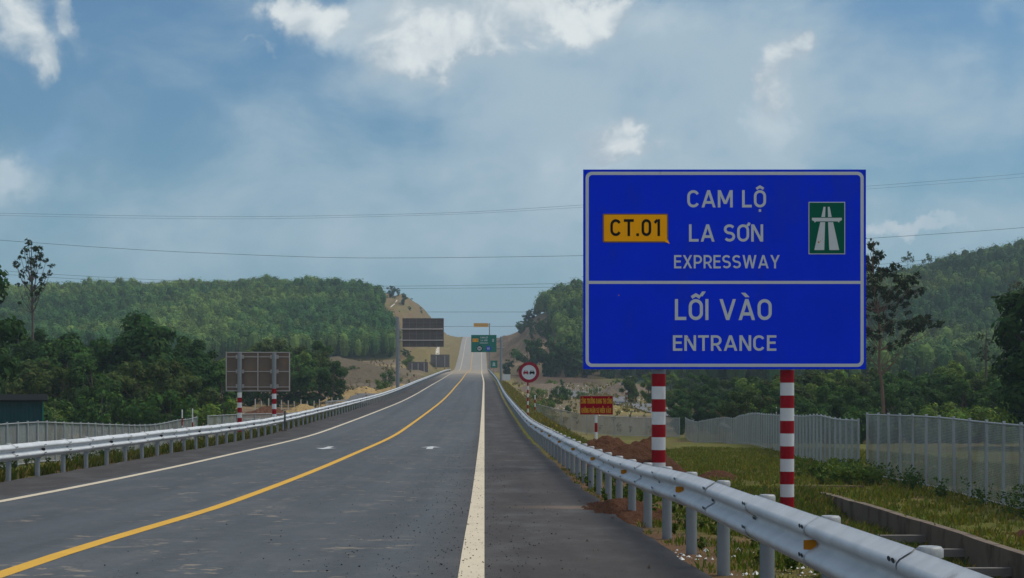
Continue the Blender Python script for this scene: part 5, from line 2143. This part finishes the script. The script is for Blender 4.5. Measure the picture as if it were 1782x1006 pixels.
for k, (px, py, r_) in enumerate(((1580, 447, 9), (1616, 448, 7))):
    sparse_tree('skyline_tree', ('lone rounded tree on the hill skyline nearest the blue sign', 'smaller loose tree on the hill skyline farther from the sign')[k], 560, (px, py + 30),
                [(px, py + 15), (px, py)], [(px, py, r_), (px - r_ * .8, py + 5, r_ * .7), (px + r_ * .8, py + 4, r_ * .7), (px, py - 4, r_ * .6)], 1, 30 + k, 'bark grey', MID,
                [(px, py + 14), (px, py + 8)], per=14, leaf=0.4, depth=1.5)

for kd in list(PROTO):
    if kd not in USED:
        for ch in list(PROTO[kd].children):
            bpy.data.objects.remove(ch)
        bpy.data.objects.remove(PROTO[kd])


for k in range(16):
    yk = prnd.uniform(185, 330)
    plant(prnd.choice(['bush_a', 'bush_b']), prnd.uniform(5.5, 11) + (yk - 185) * prnd.uniform(0.0, 0.14), yk, prnd.uniform(0.3, 0.75),
          'low green bush growing in the rough ground around the access road', 'bush', 'bushes in the rough ground by the access road')
for k in range(12):
    yk = prnd.uniform(235, 400)
    plant(prnd.choice(['bush_a', 'bush_b']), prnd.uniform(-30, -12.5), yk, prnd.uniform(0.3, 0.8),
          'low green bush on the earthworks below the wooded hill', 'bush', 'bushes on the earthworks')


# ------------------------------------------------------------------ far plantation woods on the hills
def forest(name, label, region, spacing, hrange, bases, seed, leaves=72, lsize=0.31, keep=None):
    r = np.random.RandomState(seed)
    x0, x1, y0, y1 = region
    gx, gy = np.meshgrid(np.arange(x0, x1, spacing), np.arange(y0, y1, spacing))
    x = gx.ravel() + r.uniform(-.42, .42, gx.size) * spacing
    y = gy.ravel() + r.uniform(-.42, .42, gx.size) * spacing
    k = keep(x, y, r)
    x, y = x[k], y[k]
    n = len(x)
    z = ground(x, y)
    h = r.uniform(hrange[0], hrange[1], n) * np.where(r.rand(n) < 0.05, 1.12, r.uniform(0.82, 1.05, n)) * (0.8 + 0.4 * fbm(x * 0.03 + seed, y * 0.03))
    V = 6
    tmpl = []
    for q in range(V):
        zz = r.beta(2.0, 1.3, leaves)
        rad = (0.22 + 0.32 * r.rand(leaves) ** 0.6) * np.sin(np.pi * np.clip(0.12 + 0.85 * (1 - zz), 0, 1)) ** 0.6
        a = r.rand(leaves) * 6.283
        tmpl.append(np.stack([rad * np.cos(a), rad * np.sin(a), 0.22 + 0.80 * zz], 1))
    tmpl = np.array(tmpl)
    pick = r.randint(0, V, n)
    wd = h * r.uniform(0.32, 0.46, n)
    ang = r.rand(n) * 6.283
    T = tmpl[pick]
    ca, sa = np.cos(ang)[:, None], np.sin(ang)[:, None]
    px = (T[:, :, 0] * ca - T[:, :, 1] * sa) * wd[:, None] * 1.32 + x[:, None]
    py = (T[:, :, 0] * sa + T[:, :, 1] * ca) * wd[:, None] * 1.32 + y[:, None]
    pz = T[:, :, 2] * h[:, None] + z[:, None]
    pts = np.stack([px, py, pz], -1).reshape(-1, 3)
    N = len(pts)
    sz = lsize * (0.65 + 0.7 * r.rand(N))
    od = np.stack([px - x[:, None], py - y[:, None], pz - z[:, None] - 0.62 * h[:, None]], -1).reshape(-1, 3)
    vs = leaf_verts(pts, sz, r, 0.25, 0.6, od)
    b = np.array(bases)
    patch = fbm(x * 0.022 + 9, y * 0.03 + 4, 3)
    f = np.clip((patch - 0.36) * 3.2 + r.normal(0, 0.22, n), 0, 1)
    bc = b[0][None] * (1 - f[:, None]) + b[1][None] * f[:, None]
    bc = bc * r.uniform(0.6, 1.4, n)[:, None]
    cc = np.repeat(np.repeat(bc, leaves, 0) * r.uniform(0.7, 1.3, N)[:, None], 4, 0)
    # the solid mass of twigs and leaves inside each crown
    lev, prf, ns = [0.24, 0.42, 0.62, 0.79, 0.90, 0.96], [0.24, 0.37, 0.41, 0.36, 0.25, 0.06], 7
    jr = r.uniform(0.78, 1.18, (n, len(lev), ns))
    aa = np.arange(ns)[None, None, :] * 2 * np.pi / ns + ang[:, None, None]
    rr = np.array(prf)[None, :, None] * jr * wd[:, None, None] * 1.05
    rx, ry = x[:, None, None] + rr * np.cos(aa), y[:, None, None] + rr * np.sin(aa)
    rz = z[:, None, None] + (np.array(lev)[None, :, None] * 0.97 + r.uniform(-.04, .04, jr.shape)) * h[:, None, None]
    ring = np.stack([rx, ry, rz], -1)
    nx = np.roll(ring, -1, axis=2)
    core = np.stack([ring[:, :-1], nx[:, :-1], nx[:, 1:], ring[:, 1:]], -2).reshape(-1, 3)
    nq = (len(lev) - 1) * ns
    ck = np.repeat(np.repeat(bc, nq, 0) * r.uniform(0.8, 1.15, n * nq)[:, None], 4, 0)
    vs, cc = np.concatenate([vs, core]), np.concatenate([cc, ck])
    me = np_mesh(name, vs, 4, 'hill leaves', np.clip(cc, .004, 1))
    o = link(name, me)
    return tag(o, label, 'forest', None, 'stuff')


leaf_mat('hill leaves', 0.18)


def keep_l(x, y, r):
    xb = -25 - 17 * sm((y - 440) / 220) - 26 * sm((y - 672) / 40)
    edge = xb + (fbm(x * 0.0 + 2, y * 0.08) - .5) * 8
    vis = x > -843 / F * y - 22
    return (x < edge) & vis & ~((y < 420) & (x > -30))


def keep_r(x, y, r):
    edge = 21 + (fbm(x * 0 + 6, y * 0.08) - .5) * 7 - 6 * sm((440 - y) / 40)
    vis = x < (1782 - 843) / F * y + 22
    return (x > edge) & vis & ((y > 402) | (x > 40))


forest('forest', 'dense plantation wood covering the long hill beyond the shed', (-245, -24, 405, 705), 3.0, (5.8, 8.0), ((.032, .088, .024), (.105, .165, .038)), 41, keep=keep_l)  # both hill woods: leaf colours raised to stand in for sunlight there
forest('forest', 'dense plantation wood covering the hill behind the blue sign', (15, 240, 300, 640), 3.4, (6.5, 9.0), ((.033, .096, .024), (.135, .21, .042)), 42, keep=keep_r)


# ------------------------------------------------------------------ grass, weeds and crumbs
def blades(name, label, x, y, hmin, hmax, per, base, seed, width=0.022, spread=0.10, dry=0.2, kind='grass'):
    r = np.random.RandomState(seed)
    z = ground(x, y)
    n = len(x)
    X, Y, Z = [np.repeat(a, per) for a in (x, y, z)]
    N = n * per
    hh = np.repeat(r.uniform(hmin, hmax, n), per) * r.uniform(0.5, 1.1, N)
    a = r.rand(N) * 6.283
    rr = spread * r.rand(N) ** 0.5
    bx, by = X + rr * np.cos(a), Y + rr * np.sin(a)
    lean = hh * r.uniform(0.15, 0.75, N)
    w_ = width * r.uniform(0.6, 1.4, N)
    ta = a + r.normal(0, 0.9, N)
    tx, ty = bx + lean * np.cos(ta), by + lean * np.sin(ta)
    sx, sy = -np.sin(ta) * w_, np.cos(ta) * w_
    mx, my = bx + 0.35 * lean * np.cos(ta), by + 0.35 * lean * np.sin(ta)
    v = np.stack([np.stack([bx - sx, by - sy, Z - 0.02], 1), np.stack([bx + sx, by + sy, Z - 0.02], 1),
                  np.stack([mx + sx * .7, my + sy * .7, Z + hh * .62], 1), np.stack([tx, ty, Z + hh], 1)], 1).reshape(-1, 3)
    c = tint(N, base, r, 0.35, 0.3)
    dk = np.repeat(r.rand(N) < dry, 4)
    c[dk] = tint(int(dk.sum() // 4), (.20, .16, .06), r, 0.3)
    o = link(name, np_mesh(name, v, 4, 'grass blades', c))
    return tag(o, label, 'grass', None, 'stuff')


gr = np.random.RandomState(77)


def scatter(n, x0, x1, y0, y1, fn, pw=1.0):
    x = gr.uniform(x0, x1, n)
    y = y0 + (y1 - y0) * gr.rand(n) ** pw
    k = fn(x, y) > gr.rand(n)
    return x[k], y[k]


clr = lambda x, y: ((x < 9.2) | (x > 9.96) | (y > DY1)) & ~((x > BX0 - .1) & (x < BX1 + .1) & (y > BY0 - .3) & (y < BY1 + .25))
x, y = scatter(9000, 1.75, 4.2, 4, 45, lambda x, y: sm((fbm(x * 1.1, y * 1.1) - 0.40) * 5) * (0.35 + 0.65 * sm((x - 1.75) / 0.6)) * (1 - 0.85 * (np.hypot(x - 1.9, (y - 22) / 3) < 0.8)), 1.25)
blades('grass', 'short patchy grass on the verge under the near barrier', x, y, 0.03, 0.10, 8, (.085, .112, .020), 1, 0.009, 0.09, 0.22)
x, y = scatter(26000, 3.6, 21, 18, 92, lambda x, y: (0.35 + 0.65 * sm((fbm(x * 0.5, y * 0.5) - 0.38) * 4)) * clr(x, y), 1.1)
blades('grass', 'green field grass between the barrier and the mesh fences', x, y, 0.07, 0.22, 6, (.125, .136, .024), 2, 0.022, 0.16, 0.14)
x, y = scatter(4200, 6.4, 9.6, 19, 47, lambda x, y: 0.9 + 0 * x, 1.0)
blades('grass', 'longer grass on the slope running down into the drain', x, y, 0.12, 0.30, 7, (.088, .108, .020), 9, 0.02, 0.15, 0.2)
x, y = scatter(12000, -14.5, -9.25, 26, 130, lambda x, y: 0.4 + 0.6 * sm((fbm(x * 0.7, y * 0.7) - 0.38) * 4), 1.2)
blades('grass', 'grass strip behind the far side barrier', x, y, 0.08, 0.28, 6, (.088, .105, .020), 3, 0.022, 0.14, 0.25)
x, y = scatter(14000, 2.2, 9.0, 85, 260, lambda x, y: 0.7 + 0 * x, 1.3)
blades('grass', 'drying grass on the embankment beyond the round sign', x, y, 0.10, 0.26, 5, (.17, .15, .035), 4, 0.05, 0.3, 0.45)


def weeds(name, label, x, y, h, base, seed, leaf=0.06, per=40):
    r = np.random.RandomState(seed)
    z = ground(x, y)
    pts, sz = [], []
    for a, b, c in zip(x, y, z):
        hh = h * r.uniform(0.5, 1.2)
        q = r.rand(per)
        rad = hh * 0.32 * (0.4 + q)
        t = r.rand(per) * 6.283
        k = r.rand(per) ** 0.5
        pts.append(np.stack([a + rad * k * np.cos(t), b + rad * k * np.sin(t), c + 0.03 + hh * q], 1))
        sz.append(leaf * (0.6 + 0.8 * r.rand(per)))
    pts, sz = np.concatenate(pts), np.concatenate(sz)
    me = np_mesh(name, leaf_verts(pts, sz, r, 0.2, 0.5), 4, 'leaves', tint(len(pts), base, r))
    return tag(link(name, me), label, 'weeds', None, 'stuff')


wx, wy = scatter(170, 10.6, 12.75, 50.9, 58, lambda x, y: 0.15 + 0.85 * sm((x - 11.4) / 1.2), 1.0)
weeds('weeds', 'leafy weeds tangled at the end of the receding fence', wx, wy, 0.55, (.09, .135, .03), 5, 0.07, 50)
wx, wy = scatter(120, 12.7, 13.3, 30, 56, lambda x, y: 0.8 * (fbm(x, y * 0.8) > 0.47), 1.0)
weeds('weeds', 'scattered weeds along the foot of the tall mesh fence', wx, wy, 0.6, (.045, .080, .025), 6, 0.055, 36)
wx, wy = scatter(330, 1.85, 3.4, 9, 34, lambda x, y: 0.8 * (fbm(x * 2, y * 1.2) > 0.5), 1.0)
weeds('weeds', 'small broad weeds on the soil around the near barrier posts', wx, wy, 0.16, (.075, .11, .022), 7, 0.03, 34)
wx, wy = scatter(420, -23, -19.2, 60, 116, lambda x, y: 0.7 + 0 * x, 1.0)
weeds('weeds', 'rough weeds around the foot of the fence by the shed', wx, wy, 0.55, (.05, .075, .02), 8, 0.08, 26)


wx, wy = scatter(520, 4.5, 30, 172, 330, lambda x, y: sm((fbm(x * .3, y * .15) - .35) * 4), 1.0)
weeds('weeds', 'dry tussocks over the rough ground around the access road', wx, wy, 0.75, (.17, .14, .055), 9, 0.16, 22)
wx, wy = scatter(420, -34, -12, 150, 400, lambda x, y: sm((fbm(x * .3, y * .15) - .4) * 4), 1.0)
weeds('weeds', 'dry tussocks over the earthworks below the wooded hill', wx, wy, 0.7, (.15, .13, .05), 10, 0.16, 22)


def crumbs(name, label, n, x0, x1, y0, y1, smin, smax, mat, seed, lift, pw=1.6, fn=None):
    r = np.random.RandomState(seed)
    x = r.uniform(x0, x1, n)
    y = y0 + (y1 - y0) * r.rand(n) ** pw
    if fn is not None:
        k = fn(x, y) > r.rand(n)
        x, y = x[k], y[k]
    m = MB()
    onroad = (x < 1.6)
    zz = np.where(onroad, road(y) + 0.004, ground(x, y))
    for a, b, c in zip(x, y, zz):
        s = smin + (smax - smin) * r.rand() ** 3
        ox = [Vector(d) * s * r.uniform(0.6, 1.2) for d in ((1, 0, 0), (0, 1, 0), (-1, 0, 0), (0, -1, 0), (0, 0, .8), (0, 0, -.3))]
        o = Vector((a, b, c + s * lift))
        m.add([o + q for q in ox], [(0, 1, 4), (1, 2, 4), (2, 3, 4), (3, 0, 4), (1, 0, 5), (2, 1, 5), (3, 2, 5), (0, 3, 5)], 0)
    return tag(m.build(name, mat), label, 'gravel', None, 'stuff')


soil_mat('crumb black', (0.012, 0.012, 0.012), (0.035, 0.034, 0.034))
crumbs('gravel', 'black asphalt crumbs strewn along the edge line', 8000, -3.2, 1.2, 11, 60, 0.003, 0.012, 'crumb black', 3, 0.3, 1.7, lambda x, y: np.exp(-((x + 0.25) / 0.75) ** 2) + 0.06)
crumbs('gravel', 'pale stones and scraps on the verge soil', 1500, 0.9, 3.6, 8.5, 34, 0.005, 0.03, 'grey rubble', 4, 0.3, 1.3, lambda x, y: np.where(x < 1.65, 0.05, 0.9))
crumbs('litter', 'white chips scattered under the nearest barrier posts', 260, 1.7, 3.2, 11.6, 15.5, 0.006, 0.035, 'machine white', 5, 0.2, 1.0, lambda x, y: sm((fbm(x * 2, y * 2) - .42) * 6))
crumbs('rubble', 'pale rubble stones strewn over the earthworks', 900, -34, -11, 150, 380, 0.05, 0.24, 'grey rubble', 6, 0.3, 1.0)
crumbs('rubble', 'pale rubble stones around the pale stakes', 700, 5, 30, 190, 330, 0.05, 0.22, 'pale concrete', 7, 0.3, 1.0)

# ------------------------------------------------------------------ air
hz = MB()
hz.box(-1500, 1600, -90, 3900, -60, 76)
hm = bpy.data.materials.new('haze')
hm.use_nodes = True
ht = NT(hm.node_tree)
ht.n.clear()
pv = ht.new('ShaderNodeVolumePrincipled')
pv.inputs['Color'].default_value = (0.66, 0.84, 1.0, 1)
pv.inputs['Density'].default_value = 0.00027
pv.inputs['Anisotropy'].default_value = 0.0
ho = ht.new('ShaderNodeOutputMaterial')
ht.l.new(pv.outputs[0], ho.inputs['Volume'])
MATS['haze'] = hm
hob = hz.build('haze', 'haze')
tag(hob, kind='stuff')
